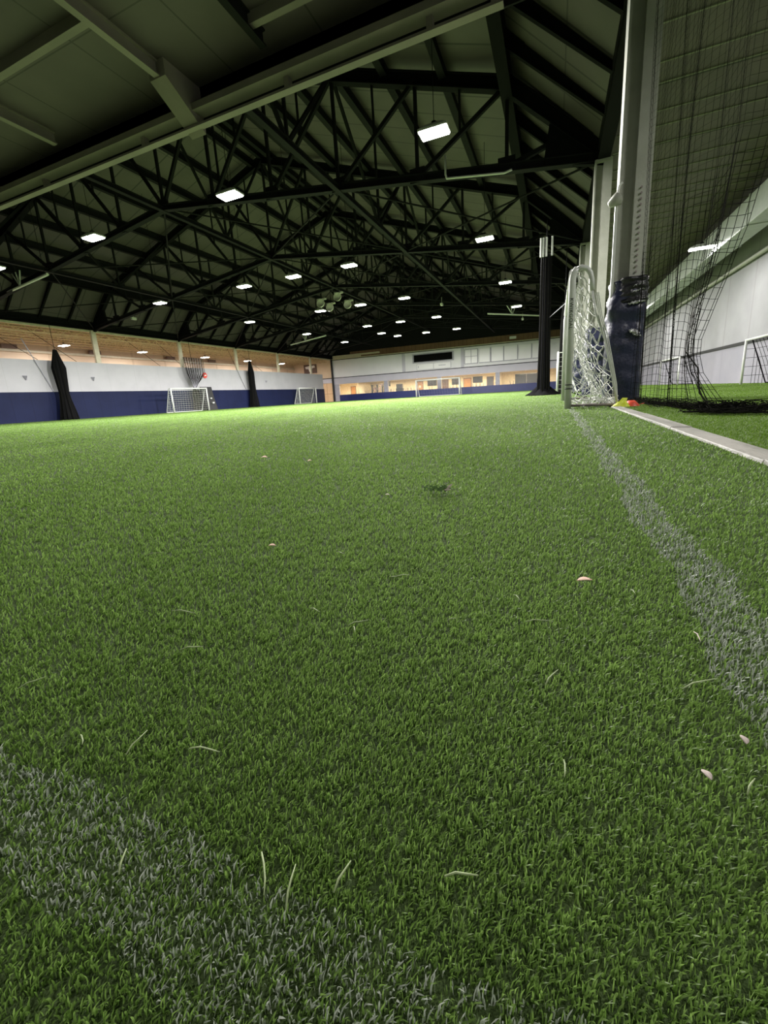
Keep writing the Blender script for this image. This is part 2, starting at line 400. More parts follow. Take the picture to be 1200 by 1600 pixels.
# lengthwise bracing trusses
for k, x in enumerate((CX-KX-6.3, MID, LX+KX+6.3)):
    t = empty('bracing_truss', (x, 9.3, 8)); tag(t, ['dark lengthwise bracing truss on the right of the ridge', 'dark lengthwise bracing truss under the ridge', 'dark lengthwise bracing truss on the left of the ridge'][k], 'truss')
    inv = Matrix.Translation(-Vector(t.location))
    def P2(mb, nm):
        o = mb.build(nm, M['steel_dark']); o.parent = t; o.matrix_parent_inverse = inv
    z0 = zb(x)+.05; P2(MB().ibeam((x, 9.3, z0), (x, YB-2.5, z0), .2, .2, .03), 'bottom_chord')
    for b in range(len(COLS)-1):
        ya, yb_ = COLS[b], COLS[b+1]; ym = (ya+yb_)/2; zh = ztop(x)+.1
        P2(MB().beam((x, ya, zh), (x, ym, z0), .11, .11), 'web_member'); P2(MB().beam((x, yb_, zh), (x, ym, z0), .11, .11), 'web_member')
        P2(MB().beam((x, ym, zh), (x, ym, z0), .09, .09), 'web_member')
# diagonal wind bracing rods in the plane of the bottom chords
k = 0
for b in range(1, len(COLS)-1):
    for (xa, xb) in ((CX, nodes[3]), (nodes[3], MID), (MID, nodes[9]), (nodes[9], LX)):
        mb = MB(); ya, yb_ = COLS[b], COLS[b+1]
        mb.tube([(xa, ya, zb(xa)+.1), (xb, yb_, zb(xb)+.1)], .035, 6); mb.tube([(xb, ya, zb(xb)+.1), (xa, yb_, zb(xa)+.1)], .035, 6)
        pos = {CX: 'at the right edge', nodes[3]: 'right of the ridge', MID: 'left of the ridge', nodes[9]: 'at the left edge'}[xa]
        tag(mb.build('cross_bracing', M['steel_dark']), f'crossed dark bracing rods {pos}, between the {ORD[b-1]} and {ORD[b]} roof trusses', 'bracing', 'crossed rods between the trusses')

# ------------------------------------------------------------------ lamps
def lamp_proto(w_=.78, d_=.46):
    t = empty('high_bay_light')
    mb = MB(); mb.loft([[(-w_/2,-d_/2,0),(w_/2,-d_/2,0),(w_/2,d_/2,0),(-w_/2,d_/2,0)],
                        [(-w_/2,-d_/2,.05),(w_/2,-d_/2,.05),(w_/2,d_/2,.05),(-w_/2,d_/2,.05)],
                        [(-w_/4,-d_/3,.14),(w_/4,-d_/3,.14),(w_/4,d_/3,.14),(-w_/4,d_/3,.14)]])
    mb.build('housing', M['white_metal'], t)
    MB().box(-w_/2+.03, w_/2-.03, -d_/2+.03, d_/2-.03, -.035, -.001).build('light_panel', M['emit'], t)
    return t
proto = lamp_proto(); first = True
LXs = [-3.14, -10.04, -13.48, -16.9, -23.75]; LYs = [12.1, 20.6, 29.1, 37.7, 46.0]
grid = {0: (0,1,3,4), 1: (0,1,2,3,4), 2: (0,1,2,3,4), 3: (0,1,2,3,4), 4: (1,2,3,4)}
rows = ['nearest row', 'second row', 'third row', 'fourth row', 'farthest row']
colsn = {0: 'closest to the right columns', 1: 'second from the right', 2: 'in the middle column', 3: 'left of the middle', 4: 'farthest left'}
extra = {(-17.6, 42.9): 'small bright high-bay light hanging between the fourth and farthest rows'}
def put_lamp(x, y, z, label, power, group, cat='ceiling light', zr=None, src=None):
    global first
    if src is None:
        src = proto
    if not src.get('used'): t = src; src['used'] = 1
    else:
        t = src.copy(); C.objects.link(t); del t['used']
        for c_ in src.children:
            if c_.name.split('.')[0] in ('housing', 'light_panel'): d_ = c_.copy(); C.objects.link(d_); d_.parent = t
    t.location = (x, y, z); tag(t, label, cat, group)
    if zr:
        mb = MB().tube([(0,0,.13),(0,0,zr-z)], .009, 6)
        mb.tube([(0,0,.10),(0,0,.24)], .07, 8)
        mb.build('hanging_rod', M['steel_dark'], t)
    area_light((0, 0, -.05), power, .7, .4, (1, .97, .93), t)
    return t
for j in grid:
    for i in grid[j]:
        x, y = LXs[i], LYs[j]
        put_lamp(x, y, 7.05, f'lit white high-bay light, {rows[j]}, {colsn[i]}', HALL_W, 'high-bay lights over the pitch', zr=zt(x)+.05)
for (x, y), l in extra.items(): put_lamp(x, y, 7.05, l, HALL_W, 'high-bay lights over the pitch', zr=zt(x)+.05)
if 'used' in proto: del proto['used']
pn = lamp_proto(.95, .42); pn.name = 'aisle_light'
# right aisle lights
pr = lamp_proto(.95, .42); pr.name = 'aisle_light'
for y, l in ((4.6, 'lit light of the right aisle above the near net'), (23.8, 'lit white light hanging beside the duct, upper right'), (38.9, 'smaller lit light of the right aisle just right of the padded column'), (54, 'farthest lit light of the right aisle')):
    put_lamp(5.9, y, 6.0, l, AISLE_W*(1.5 if y < 6 else 1), 'right aisle lights', zr=7.51, src=pr)
if 'used' in pr: del pr['used']
for x, l in ((-11.5, 'lit light of the near end aisle behind the camera, left'), (-3.0, 'lit light of the near end aisle behind the camera, middle'), (5.5, 'lit light of the near end aisle behind the camera, right')):
    put_lamp(x, -6.5, 6.6, l, NEAR_W, 'near aisle lights', zr=7.96, src=pn)
if 'used' in pn: del pn['used']
# left aisle lights
pl = lamp_proto(.95, .5); pl.name = 'aisle_light'
for k, y in enumerate((16.5, 24.05, 31.5, 39.9, 47.5, 55.3)):
    put_lamp(-40, y, 6.3, f'lit light in the timber-roofed left aisle, {ORD[k]} from the camera', SIDE_W, 'left aisle lights', zr=7.13, src=pl)
if 'used' in pl: del pl['used']

# conduit along nearest truss lit by first lamp
mb = MB(); mb.tube([(-3.72,15.75,8.3),(-3.72,15.75,7.72),(-3.67,15.72,7.58),(-3.5,15.7,7.55),(-1.75,15.7,7.30),(-1.5,15.7,7.34)], .035, 8)
tag(mb.build('conduit', M['white_metal'], smooth=True), 'white bent conduit pipe on the nearest truss beside the brightest lamp', 'pipe')

for pa, pb, l in (((-31.9,16.2,7.8),(-25.5,15.3,7.8),'added white bar with splayed brackets for the lamplit truss chord at the left picture edge'),
                  ((-29.6,43.2,7.05),(-22.8,39.9,7.05),'added white bar for the lamplit truss chord on the left roof slope beside a farther lamp'),
                  ((-5.75,39.3,7.05),(-1.45,43.9,7.05),'added white bar for the lamplit truss chord just left of the tall black drape')):
    t = empty('lit_chord_bar', pa); tag(t, l, 'bar', 'added white bars for lamplit truss chords')  # added bars: their white stands for lamplight on the dark truss chords
    d = Vector(pb)-Vector(pa)
    MB().tube([(0,0,0), tuple(d)], .07, 8).build('bar', M['white_metal'], t)
    mid = d*.45
    for off in (-.7, -.2, .4):
        MB().tube([tuple(mid), tuple(mid+d.normalized()*off+Vector((0,0,.8)))], .035, 6).build('bracket', M['white_metal'], t)
    for f in (.05, .95): 
        p_ = Vector(pa)+d*f
        MB().tube([tuple(d*f), tuple(d*f+Vector((0,0,zt(p_.x)-p_.z+.03)))], .012, 5).build('hanger', M['steel_dark'], t)

# horn loudspeakers hung from the roof
def horn():
    t = empty('horn_speaker')
    MB().lathe([(0.0,-.02),(.18,.0),(.27,.06),(.31,.16),(.32,.22),(.30,.22),(.27,.12),(0,.06)], 24).build('bell', M['horn'], t, smooth=True)
    t.children[0].rotation_euler = (math.radians(78), 0, 0); t.children[0].location = (0, 0, 0)
    MB().tube([(0,.05,.28),(0,.05,2.4)], .02, 6).build('hanging_rod', M['steel_dark'], t)
    MB().box(-.34, -.06, -.05, .15, .30, .40).box(.06, .34, -.05, .15, .30, .40).build('driver_box', M['horn'], t)
    return t
hp = horn()
for k, (x, y, z) in enumerate(((-16.45,28.6,7.4),(-16.25,29.6,7.25),(-15.2,29.0,7.75),(-14.9,30.0,7.35))):
    o = hp if k == 0 else copy_tree(hp)
    o.location = (x, y, z); tag(o, f'round pale horn speaker hanging in the roof cluster, {ORD[k]} from the left', 'speaker', 'cluster of horn speakers under the roof')
for k, (x, y, z, l) in enumerate(((-9.6,38.0,8.1,'small white camera high in the roof, right of the speakers'), (-3.4,48.3,7.6,'small white lit camera near the roof, left of the black drape'), (-32.8,25.6,7.9,'tiny white camera under the left roof slope'))):
    t = empty('ceiling_camera', (x,y,z)); tag(t, l, 'camera')
    MB().box(-.1,.1,-.2,.2,-.1,.08).build('body', M['white_metal'], t); MB().tube([(0,0,.06),(0,0,.6)], .02, 6).build('bracket', M['steel_pale'], t)

# ------------------------------------------------------------------ left wall, aisle behind it
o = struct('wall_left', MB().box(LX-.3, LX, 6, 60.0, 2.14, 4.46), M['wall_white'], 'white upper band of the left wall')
struct('wall_left', MB().box(LX-.3, LX+.05, 6, 60.1, G, 2.14), M['wall_blue'], 'navy padded lower band of the left wall')
for k, y in enumerate((8.0, 16.0, 23.9, 32.4, 40.4, 48.5, 56.8)):
    t = empty('cream_post', (LX-.02, y, 4.46)); tag(t, f'cream post standing on top of the left wall, {ORD[k]} from the camera', 'post', 'cream posts above the left wall')
    MB().box(-.19,.0,-.17,.17,0,2.62).build('post', M['cream'], t); MB().box(-.14,.04,-.24,-.17,0,2.62).build('flange', M['cream'], t)
struct('wall_left', MB().box(-43.9, -43.5, 2, YB+.2, G, 7.1), M['peach'], 'peach outer wall of the left aisle')
struct('ceiling', MB().box(-43.9, LX-.15, 2, YB+.2, 7.12, 7.2), M['wood_deck'], 'wooden deck over the left aisle')
struct('trim_3', MB().box(-43.5, -43.2, 6, YB, 5.95, 6.15), M['cream'], 'pale ledge along the outer wall of the left aisle')
struct('trim_4', MB().box(LX-.3, LX-.1, 6, YB-.2, 6.92, 7.06), M['cream'], 'pale timber edge under the left eave')
for k, x in enumerate((-36.6, -37.6, -38.7, -39.9, -41.2, -42.5)):
    t = empty('open_web_joist', (x, 8, 6.6)); tag(t, f'timber open-web joist of the left aisle ceiling, {ORD[k]} from the eave', 'joist', 'timber joists of the left aisle')
    a = MB().beam((0,0,.46),(0,YB-8.3,.46),.12,.07).build('top_chord', M['joist'], t); MB().beam((0,0,0),(0,YB-8.3,0),.12,.07).build('bottom_chord', M['joist'], t)
    mb = MB(); y = 0
    while y < YB-9.3:
        mb.beam((0,y,.02),(0,y+.5,.44),.05,.05); mb.beam((0,y+.5,.44),(0,y+1.0,.02),.05,.05); y += 1.0
    o_ = mb.build('zigzag_webs', M['joist'], t)
    o_['kind'] = 'stuff'
for k, (y, z) in enumerate(((21.5, 6.35), (28.6, 6.35), (37.5, 6.35), (44.0, 6.35))):
    tag(MB().box(-43.19, -42.9, y-.55, y+.55, z-.18, z+.14).build('air_vent', M['board_brown']), f'dark brown vent box high on the peach aisle wall, {ORD[k]} from the left', 'vent')
for k, y in enumerate((18.3, 23.05, 45.3)):
    o = MB().add([(LX+.02,y-.16,3.3),(LX+.02,y+.16,3.3),(LX+.02,y+.1,3.05),(LX+.28,y,3.28),(LX+.05,y,2.98)], [(0,1,3),(0,3,4),(1,2,3),(2,4,3),(0,4,2,1)]).build('wall_hook', M['pier'])
    tag(o, ['small grey bracket on the white wall left of the nearest net drape', 'small grey bracket on the white wall right of the nearest net drape', 'small grey bracket right of the farthest net drape'][k], 'bracket')
mb = MB(); t = empty('alarm_sign', (LX+.04, 35.0, 3.72)); tag(t, 'small round red sign on the white wall above the goal', 'sign')
o = MB().lathe([(0,0),(.3,0),(.3,.05),(0,.05)], 20).build('disc', M['red'], t); o.rotation_euler = (0, math.pi/2, 0)
MB().box(.05,.07,-.16,.16,-.05,.05).build('bar', M['white_metal'], t)
# black padded panel beside goal
t = empty('padded_panel', (LX+.35, 34.75, G)); tag(t, 'black upright padded panel leaning at the wall beside the white goal', 'panel')
MB().loft([[(-.25,-.75,0),(.45,-.75,0),(.45,.75,0),(-.25,.75,0)],[(-.28,-.75,1.3),(.1,-.75,1.3),(.1,.75,1.3),(-.28,.75,1.3)],[(-.28,-.75,2.5),(-.1,-.75,2.5),(-.1,.75,2.5),(-.28,.75,2.5)]]).build('pad', M['black'], t, bevel=.03)
MB().box(.30,.47,.1,.3,.7,.85).box(.17,.32,.0,.2,1.2,1.32).build('white_patch', M['white_metal'], t)
# far end of left aisle
struct('wall_back', MB().box(-43.9, LX-.15, YB, YB+.2, 3.97, 7.2), M['peach'], 'peach end wall of the left aisle')
struct('wall_back', MB().box(-43.9, -38.2, YB, YB+.2, G, 3.97), M['back_grey'], 'grey lower end wall of the left aisle')
struct('wall_back', MB().box(-38.2, LX+.0, YB-.02, YB+.18, 3.15, 3.9), M['back_grey'], 'grey lintel above the plywood door')
d1 = struct('door_1', MB().box(-38.15, -35.75, YB-.05, YB+.05, G, 3.12), M['plywood'], 'pale plywood double door at the far left corner')
MB().box(-36.98, -36.94, YB-.07, YB-.05, 0, 3.1).box(-38.1,-35.8,YB-.065,YB-.05,1.3,1.36).build('door_seam', M['door_tan'], d1)
t = empty('mural_board', (-40.0, YB-.1, 5.8)); tag(t, 'dark framed board with a white shape, high at the far end of left aisle', 'board')
MB().box(-1.3,1.3,0,.08,-.75,.75).build('board', M['board_brown'], t)
v = [(-1.0,.4),(-.2,.5),(.9,.55),(1.0,.2),(.4,.1),(.3,-.3),(.1,-.6),(-.2,-.4),(-.35,.0),(-.9,.05)]
MB().add([(a,-.03,b) for a,b in v]+[(a,0,b) for a,b in v], [tuple(reversed(range(10)))]+[(i,(i+1)%10,(i+1)%10+10,i+10) for i in range(10)]).build('white_shape', M['back_panel'], t)

# ------------------------------------------------------------------ back wall
O0, O1 = -34.55, CX    # glazed opening
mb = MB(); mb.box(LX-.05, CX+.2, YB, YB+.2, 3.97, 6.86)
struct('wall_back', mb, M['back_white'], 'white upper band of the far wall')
struct('wall_back', MB().box(LX-.05, CX+.2, YB-.06, YB+.2, 2.86, 3.90), M['back_grey'], 'lilac grey band of the far wall over the windows')
struct('trim_5', MB().box(-38.2, RX, YB-.1, YB+.05, 3.88, 3.99), M['black'], 'thin black line across the far wall')
struct('trim_6', MB().box(LX, CX+.2, YB-.2, YB+.05, 6.93, 7.06), M['cream'], 'cream ledge on top of the far wall')
struct('trim_7', MB().box(LX, CX+.2, YB-.12, YB+.05, 6.84, 6.93), M['black'], 'black line under the cream ledge of the far wall')
struct('wall_back', MB().box(LX+3.6, CX+.2, YB-.1, YB+.1, 7.06, 7.95), M['brown_wood'], 'rusty brown boards above the far wall ledge')
struct('trim_8', MB().box(LX+.3, LX+5.6, YB-.25, YB-.1, 7.06, 7.55).box(LX+5.6, LX+9.0, YB-.25, YB-.1, 7.3, 7.55), M['cream'], 'pale box duct above the far wall at its left end')
struct('wall_back', MB().box(LX-.05, O0, YB-.03, YB+.2, G, 2.9), M['pier'], 'grey pier at the left end of the far wall')
struct('trim_9', MB().box(LX-.15, LX+.1, YB-.35, YB-.1, G, 7.0), M['black'], 'dark corner column of the far wall')
for k, (a, b) in enumerate(((-26.15,-25.5),(-17.1,-16.5),(-8.2,-7.6))):
    struct(f'trim_{10+k}', MB().box(a, b, YB-.05, YB+.4, 1.0, 2.9), M['pier'], f'grey window pier of the far wall, {ORD[k]} from left')
for k, (a, b) in enumerate(((-28.75,-28.1),(-22.8,-22.3),(-13.3,-12.85))[1:]):
    struct(f'trim_{13+k}', MB().box(a, b, YB-.08, YB, 3.99, 6.84), M['back_grey'], 'shallow pilaster ' + ['left of the scoreboard', 'right of the scoreboard'][k])
struct('wall_back', MB().box(O0, CX+.2, YB-.1, YB+.1, G, 1.05), M['blueboard'], 'low navy dasher board under the far windows')
struct('window_1', MB().box(O0, CX, YB+.02, YB+.03, 1.05, 2.86), M['glass'], 'long clear glazing of the far lounge')
# scoreboard
t = empty('scoreboard', (-17.7, YB-.1, 5.83)); tag(t, 'wide black scoreboard in a grey frame on the far wall', 'scoreboard')
MB().box(-3.3,3.3,-.08,0.1,-.66,.70).build('frame', M['pier'], t); MB().box(-3.05,3.1,-.12,-.08,-.5,.55).build('display', M['score'], t)
t = empty('sponsor_panel', (-17.6, YB-.1, 4.55)); tag(t, 'white two-part panel with faint lettering below the scoreboard', 'panel')
MB().box(-2.75,2.75,-.03,0,-.46,.46).build('edge', M['pier'], t)
MB().box(-2.7,-.03,-.05,-.03,-.42,.42).box(.03,2.7,-.05,-.03,-.42,.42).build('board', M['back_panel'], t)
mb = MB()
for i in range(7): mb.box(.85+i*.16, .95+i*.16, -.06, -.05, -.03, .10)
mb.box(-2.5,-2.42,-.06,-.05,-.15,.2); mb.build('lettering', M['pier'], t)
# upper windows / panels on the right of the far wall
px = [(-12.7,-10.85),(-10.5,-9.0),(-8.8,-7.1),(-6.9,-5.15),(-4.9,-3.25),(-3.0,-.9)]
for k, (a, b) in enumerate(px):
    wd = struct(f'window_{2+k}', MB().box(a, b, YB-.03, YB+.0, 4.5, 6.45), M['back_panel'], f'white panelled window of the far wall, {ORD[k]} from the scoreboard')
    mb = MB().box(a-.08, b+.1, YB-.09, YB-.0, 4.38, 4.5).box(b, b+.1, YB-.09, YB, 4.5, 6.5)
    if k == 0: mb.box(a-.1,b+.1,YB-.09,YB,6.45,6.53).box(a-.1,a,YB-.09,YB,4.5,6.5).box((a+b)/2-.03,(a+b)/2+.03,YB-.07,YB-.03,4.5,6.45).box(a,b,YB-.07,YB-.03,5.45,5.51)
    if k in (2,): mb.box(a-.1,a,YB-.09,YB,4.5,6.5)
    mb.build('window_frame', M['pier'], wd)
tag(MB().box(-6.2,-5.3,YB-.3,YB-.1,7.35,7.7).build('exit_light', M['back_panel']), 'small white light box on the brown boards, upper right of the far wall', 'light')

# lounge behind the glass
RB = 71.0
struct('floor', MB().box(-38.5, RX+.2, YB+.2, RB+.2, G-.1, 0), M['room_floor'], 'brown floor of the far lounge')
struct('ceiling', MB().box(-38.5, RX+.2, YB+.2, RB+.2, 3.02, 3.12), M['room_ceiling'], 'cream ceiling of the far lounge')
struct('wall_back', MB().box(-38.5, RX+.2, RB, RB+.2, 0, 3.02), M['room_wall'], 'cream back wall of the far lounge')
struct('wall_left', MB().box(-38.7, -38.5, YB+.2, RB+.2, 0, 3.1), M['room_wall'], 'cream left wall of the far lounge')
struct('wall_right', MB().box(CX+.0, CX+.2, YB+.2, RB+.2, 0, 3.1), M['room_wall'], 'cream right wall of the far lounge')
struct('wall_back', MB().box(-32.3,-32.0,YB+2.5,RB,0,3.02), M['room_wall'], 'cream partition in the far lounge')
struct('wall_back', MB().box(-8.4,-8.1,YB+4.2,RB,0,3.02), M['room_wall'], 'cream partition by the dark window of the lounge')
doors = [(-36.0,-35.1,'door_orange','narrow orange wood door of the lounge, far left'),(-22.85,-21.75,'door_tan','tan wood door with small window, behind the far goal'),
         (-14.4,-13.2,'door_orange','bright orange wood door right of the far goal'),(-10.5,-9.5,'door_dark','dark door beside the right window pier')]
for k, (a, b, m, l) in enumerate(doors):
    dd = struct(f'door_{2+k}', MB().box(a, b, RB-.07, RB-.0, 0, 2.52), M[m], l)
    MB().box(a-.09,a,RB-.1,RB,0,2.6).box(b,b+.09,RB-.1,RB,0,2.6).box(a-.09,b+.09,RB-.1,RB,2.52,2.6).build('door_frame', M['board_brown'], dd)
    if k == 1: MB().box((a+b)/2-.2,(a+b)/2+.2,RB-.09,RB-.07,1.5,1.9).build('door_pane', M['cream'], dd)
    MB().box(b-.16,b-.08,RB-.13,RB-.07,1.0,1.06).build('door_handle', M['chrome'], dd)
def tv(x0,x1,z0,z1,l,y=RB):
    t = empty('wall_television', ((x0+x1)/2, y-.02, (z0+z1)/2)); tag(t, l, 'television')
    hw, hh = (x1-x0)/2, (z1-z0)/2
    cs = MB().box(-hw,hw,-.08,0,-hh,hh).build('casing', M['black'], t); MB().box(-hw+.05,hw-.05,-.09,-.08,-hh+.05,hh-.05).build('screen', M['screen'], cs)
tv(-20.86,-19.2,1.7,2.72,'grey wall television left of the middle window pier, seen through the far goal')
tv(-16.5,-15.15,1.65,2.68,'dark wall television seen beside the right post of the far goal')
tv(-12.87,-11.27,1.72,2.72,'dark wall television right of the orange door')
t = empty('notice_board', (-17.65, RB-.02, 1.8)); tag(t, 'brown board on the lounge wall right of the middle pier', 'board')
MB().box(-.56,.56,-.05,0,-.75,.75).build('panel', M['board_brown'], t); MB().box(-.6,.6,-.03,0,-.8,-.75).box(-.6,.6,-.03,0,.75,.8).build('frame', M['door_tan'], t)
wd = struct('window_8', MB().box(-6.02,-2.65,RB-.05,RB,1.0,2.6), M['screen'], 'wide dark interior window at the right of the lounge')
MB().box(-4.3,-4.24,RB-.07,RB-.05,1.0,2.6).box(-6.1,-2.6,RB-.07,RB-.0,2.6,2.68).build('window_frame', M['chrome'], wd)
tag(MB().box(-26.95,-26.45,66.8,67.2,2.05,2.95).build('loudspeaker', M['black']), 'black box speaker under the lounge ceiling beside the left pier', 'speaker')
for k, (x, l) in enumerate(((-34.0,''),(-32.9,''),(-31.0,''),(-28.2,''),(-23.9,''),(-21.5,''),(-19.6,''),(-18.6,''),(-15.2,''),(-14.2,''),(-11.8,''),(-10.9,''),(-7.0,''),(-6.3,''),(-4.2,''))):
    t = empty('downlight', (x, 65.0+(k%3)*.9, 3.0)); tag(t, f'small warm downlight in the lounge ceiling, {ORD[k]} from the left', 'ceiling light', 'lounge downlights')
    rm = MB().lathe([(.14,0.02),(.16,-.01),(.12,-.02)], 14).build('rim', M['back_panel'], t); MB().lathe([(.12,-.02),(0,-.02)], 14).build('lens', M['emit_warm'], rm)
for x in (-34,-28,-22,-16,-10.5,-4,):
    area_light((x, 67, 2.9), ROOM_W, 3.2, 3.0, (1, .88, .66))
# tables with upturned chairs
def chair_proto():
    t = empty('upturned_chair')
    MB().loft([[(-.22,-.22,0),(.22,-.22,0),(.22,.22,0),(-.22,.22,0)],[(-.23,-.23,.03),(.23,-.23,.03),(.23,.23,.03),(-.23,.23,.03)]]).build('seat', M['chair'], t)
    for sx in (-1,1):
        for sy in (-1,1): MB().tube([(sx*.18,sy*.18,.03),(sx*.27,sy*.27,.52+.3)], [.024,.017], 6).build('leg', M['chair'], t)
    MB().box(-.2,.2,.2,.24,-.35,-.03).build('backrest', M['chair'], t)
    return t
cp = chair_proto(); ck = 0
def table(x, y, lab, m=M['chair']):
    t = empty('lounge_table', (x, y, 0)); tag(t, lab, 'table', 'tables in the far lounge')
    MB().box(-.8,.8,-.4,.4,.72,.76).build('tabletop', M['board_brown'], t)
    for sx in (-.7,.7): MB().tube([(sx,0,0),(sx,0,.72)], .04, 8).build('leg', m, t)
TB = [(-30.9,67.0,'lounge table far left by the cream partition',1),(-26.2,66.6,'lounge table just right of the left pier',2),(-23.0,67.2,'lounge table left of the far goal',3),(-19.2,67.0,'lounge table behind the left half of the far goal',1),
      (-15.0,66.6,'lounge table behind the right post of the far goal',3),(-11.3,66.8,'lounge table right of the orange door',3),(-8.9,66.4,'lounge table beside the right pier',1),(-6.1,66.2,'lounge table left of the dark window',1),(-3.9,66.8,'lounge table in front of the dark window',2)]
for x, y, l, n in TB:
    table(x, y, l)
    for i in range(n):
        c = cp if ck == 0 else copy_tree(cp); ck += 1
        c.location = (x+(i-(n-1)/2)*.6, y, .76+.0); c.rotation_euler.z = 0 if i % 2 else math.pi
        for ch in c.children:
            pass
        tag(c, f'upturned dark chair on {l}'.replace('lounge table', 'table').replace('the left half of ', '') + ('' if n == 1 else ', ' + ['leftmost','in the middle' if n == 3 else 'rightmost','rightmost'][i]), 'chair', 'upturned chairs in the far lounge')
t = empty('arcade_cabinet', (-24.9, 67.6, 0)); tag(t, 'dark boxy cabinet in the lounge left of the far goal', 'cabinet')
MB().box(-.6,.6,-.35,.35,0,1.6).build('body', M['black'], t, bevel=.03); MB().box(-.45,.5,-.36,-.35,1.7,2.25).box(-.5,.55,-.34,.2,1.6,2.3).build('monitor', M['screen'], t)
t = empty('storage_rack', (-29.2, 68.2, 0)); tag(t, 'tall dark rack with shelves left of the left pier', 'rack')
for x in (-1.2, -.2, .8, 1.2): MB().box(x-.04,x+.04,-.3,.3,0,2.5).build('upright', M['chair'], t)
for z in (.9,1.5,2.1,2.45): MB().box(-1.2,1.2,-.3,.3,z,z+.05).build('shelf', M['chair'], t)
for x, z, w_ in ((-.9,1.55,.4),(-.4,1.55,.25),(.1,1.55,.4),(.4,2.15,.5),(-.8,.95,.5)): 
    tag(MB().box(-29.2+x,-29.2+x+w_,68.0,68.3,z,z+.42).build('storage_box', M['board_brown']), f'brown box on the dark rack, {"upper shelf" if z>2 else ("lower shelf" if z<1 else "middle shelf")} ' + {-.9:'left',-.4:'centre left',.1:'right',.4:'',-.8:''}[x], 'box')

# ------------------------------------------------------------------ right side aisle
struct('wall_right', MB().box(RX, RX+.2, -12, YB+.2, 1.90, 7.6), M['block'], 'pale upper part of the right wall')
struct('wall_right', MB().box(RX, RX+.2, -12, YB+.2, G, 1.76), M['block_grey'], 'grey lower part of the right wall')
struct('trim_16', MB().box(RX-.06, RX+.1, -12, YB+.2, 1.76, 1.90), M['black'], 'black rail line along the right wall')
struct('trim_17', MB().tube([(RX-.15,2,5.45),(RX-.15,YB,5.45)], .09, 10), M['steel_pale'], 'pale pipe along the top of the right wall', smooth=True)
struct('wall_back', MB().box(CX+.15, RX+.2, YB, YB+.2, 3.97, 7.6), M['peach'], 'tan upper end wall of the right aisle')
struct('wall_back', MB().box(CX+.15, RX+.2, YB, YB+.2, G, 3.9), M['back_grey'], 'grey lower end wall of the right aisle')
tag(MB().box(6.6,7.2,YB-.06,YB,2.4,3.0).build('wall_notice', M['yellow']), 'small yellow notice at the end wall of the right aisle', 'sign')
t = empty('air_duct', (6.8, 4, 6.2)); tag(t, 'long square-edged duct hanging along the right aisle ceiling', 'duct')
MB().box(-.4,.4,0,YB-5,-.45,.55).build('duct_body', M['duct'], t, bevel=.04)
mb = MB()
y = 1.5
while y < YB-6: mb.box(-.43,.43,y-.03,y+.03,-.48,.58); y += 3.0
mb.build('flange_rings', M['duct'], t)['kind'] = 'stuff'
for k, z in enumerate((5.6,)):
    for y in np.arange(6, 60, 1.5):
        pass
mb = MB(); y = 4.0
while y < YB-1: mb.box(7.25, RX, y, y+.06, 6.9, 7.4); y += 1.4
struct('trim_18', mb, M['rib'], 'short ribs between duct and right wall')

# small goals (frame > posts, crossbar, net)
def small_goal(P, Wv, Dv, H_, label, group=None, r=.05, cell=.2, netr=.006, depth=1.0, netm=None, black=False):
    """P: world base of first post; Wv: unit vector along the mouth * width; Dv: unit vector to the back"""
    t = empty('training_goal', P); tag(t, label, 'goal', group)
    W_ = Vector(Wv); D_ = Vector(Dv)*depth; Z_ = Vector((0,0,H_)); O_ = Vector((0,0,0))
    Dt = D_*.25
    for a in (O_, W_): MB().tube([a, a+Z_+Vector((0,0,r))], r, 10).build('post', M['white_metal'], t, smooth=True)
    MB().tube([Z_, W_+Z_], r, 10).build('crossbar', M['white_metal'], t, smooth=True)
    m2 = M['steel_black'] if black else M['white_metal']
    for a in (O_, W_): MB().tube([a+Z_, a+Z_+Dt, a+D_+Vector((0,0,.03))], r*.5, 8).build('back_stay', m2, t)
    MB().tube([D_+Vector((0,0,.03)), W_+D_+Vector((0,0,.03))], r*.5, 8).build('ground_bar', m2, t)
    mb = MB()
    L = W_.length; n = int(L/cell); m_ = int(H_/cell)
    q = lambda u, v: W_*u + (Z_+Dt)*(1-v) + D_*v
    for i in range(n+1): mb.tube([q(i/n, j/4)+D_*(.04*math.sin(j/4*3.14)) for j in range(5)], netr, 3, cap=False)
    for j in range(m_+1): mb.tube([q(0, j/m_), q(1, j/m_)], netr, 3, cap=False)
    for e in (O_, W_):
        for i in range(1, m_):
            f = i/m_; z = Z_*(1-f); back = Dt*(1-f)+D_*f
            mb.tube([e+z, e+z+back], netr, 3, cap=False)
        for i in range(1, 5): 
            b = Dt + (D_-Dt)*(i/5); mb.tube([e+b*1.0, e+b+Z_*(1-i/5)], netr, 3, cap=False)
    mb.build('net', netm or M['net_white'], t)
    return t
small_goal((LX+2.1, 28.6, G), (0,4.3,0), (-1,0,0), 2.24, 'white goal against the left wall in front of the middle net drape', r=.07, netr=.008)
small_goal((LX+1.3, 50.9, G), (0,4.5,0), (-1,0,0), 2.24, 'white goal against the left wall near the far corner', r=.08, netr=.008)
small_goal((-19.45, 60.0, G), (6.6,0,0), (0,1,0), 2.4, 'wide white goal standing before the far wall', r=.1, netr=.004, cell=.4, depth=1.5, netm=M['pier'])
small_goal((7.2, 21.6, G), (0,-4.6,0), (1,0,0), 1.75, 'white goal with black net at the right wall, cut by the picture edge', r=.045, netr=.009, depth=.8, cell=.3, netm=M['net_black'], black=True)
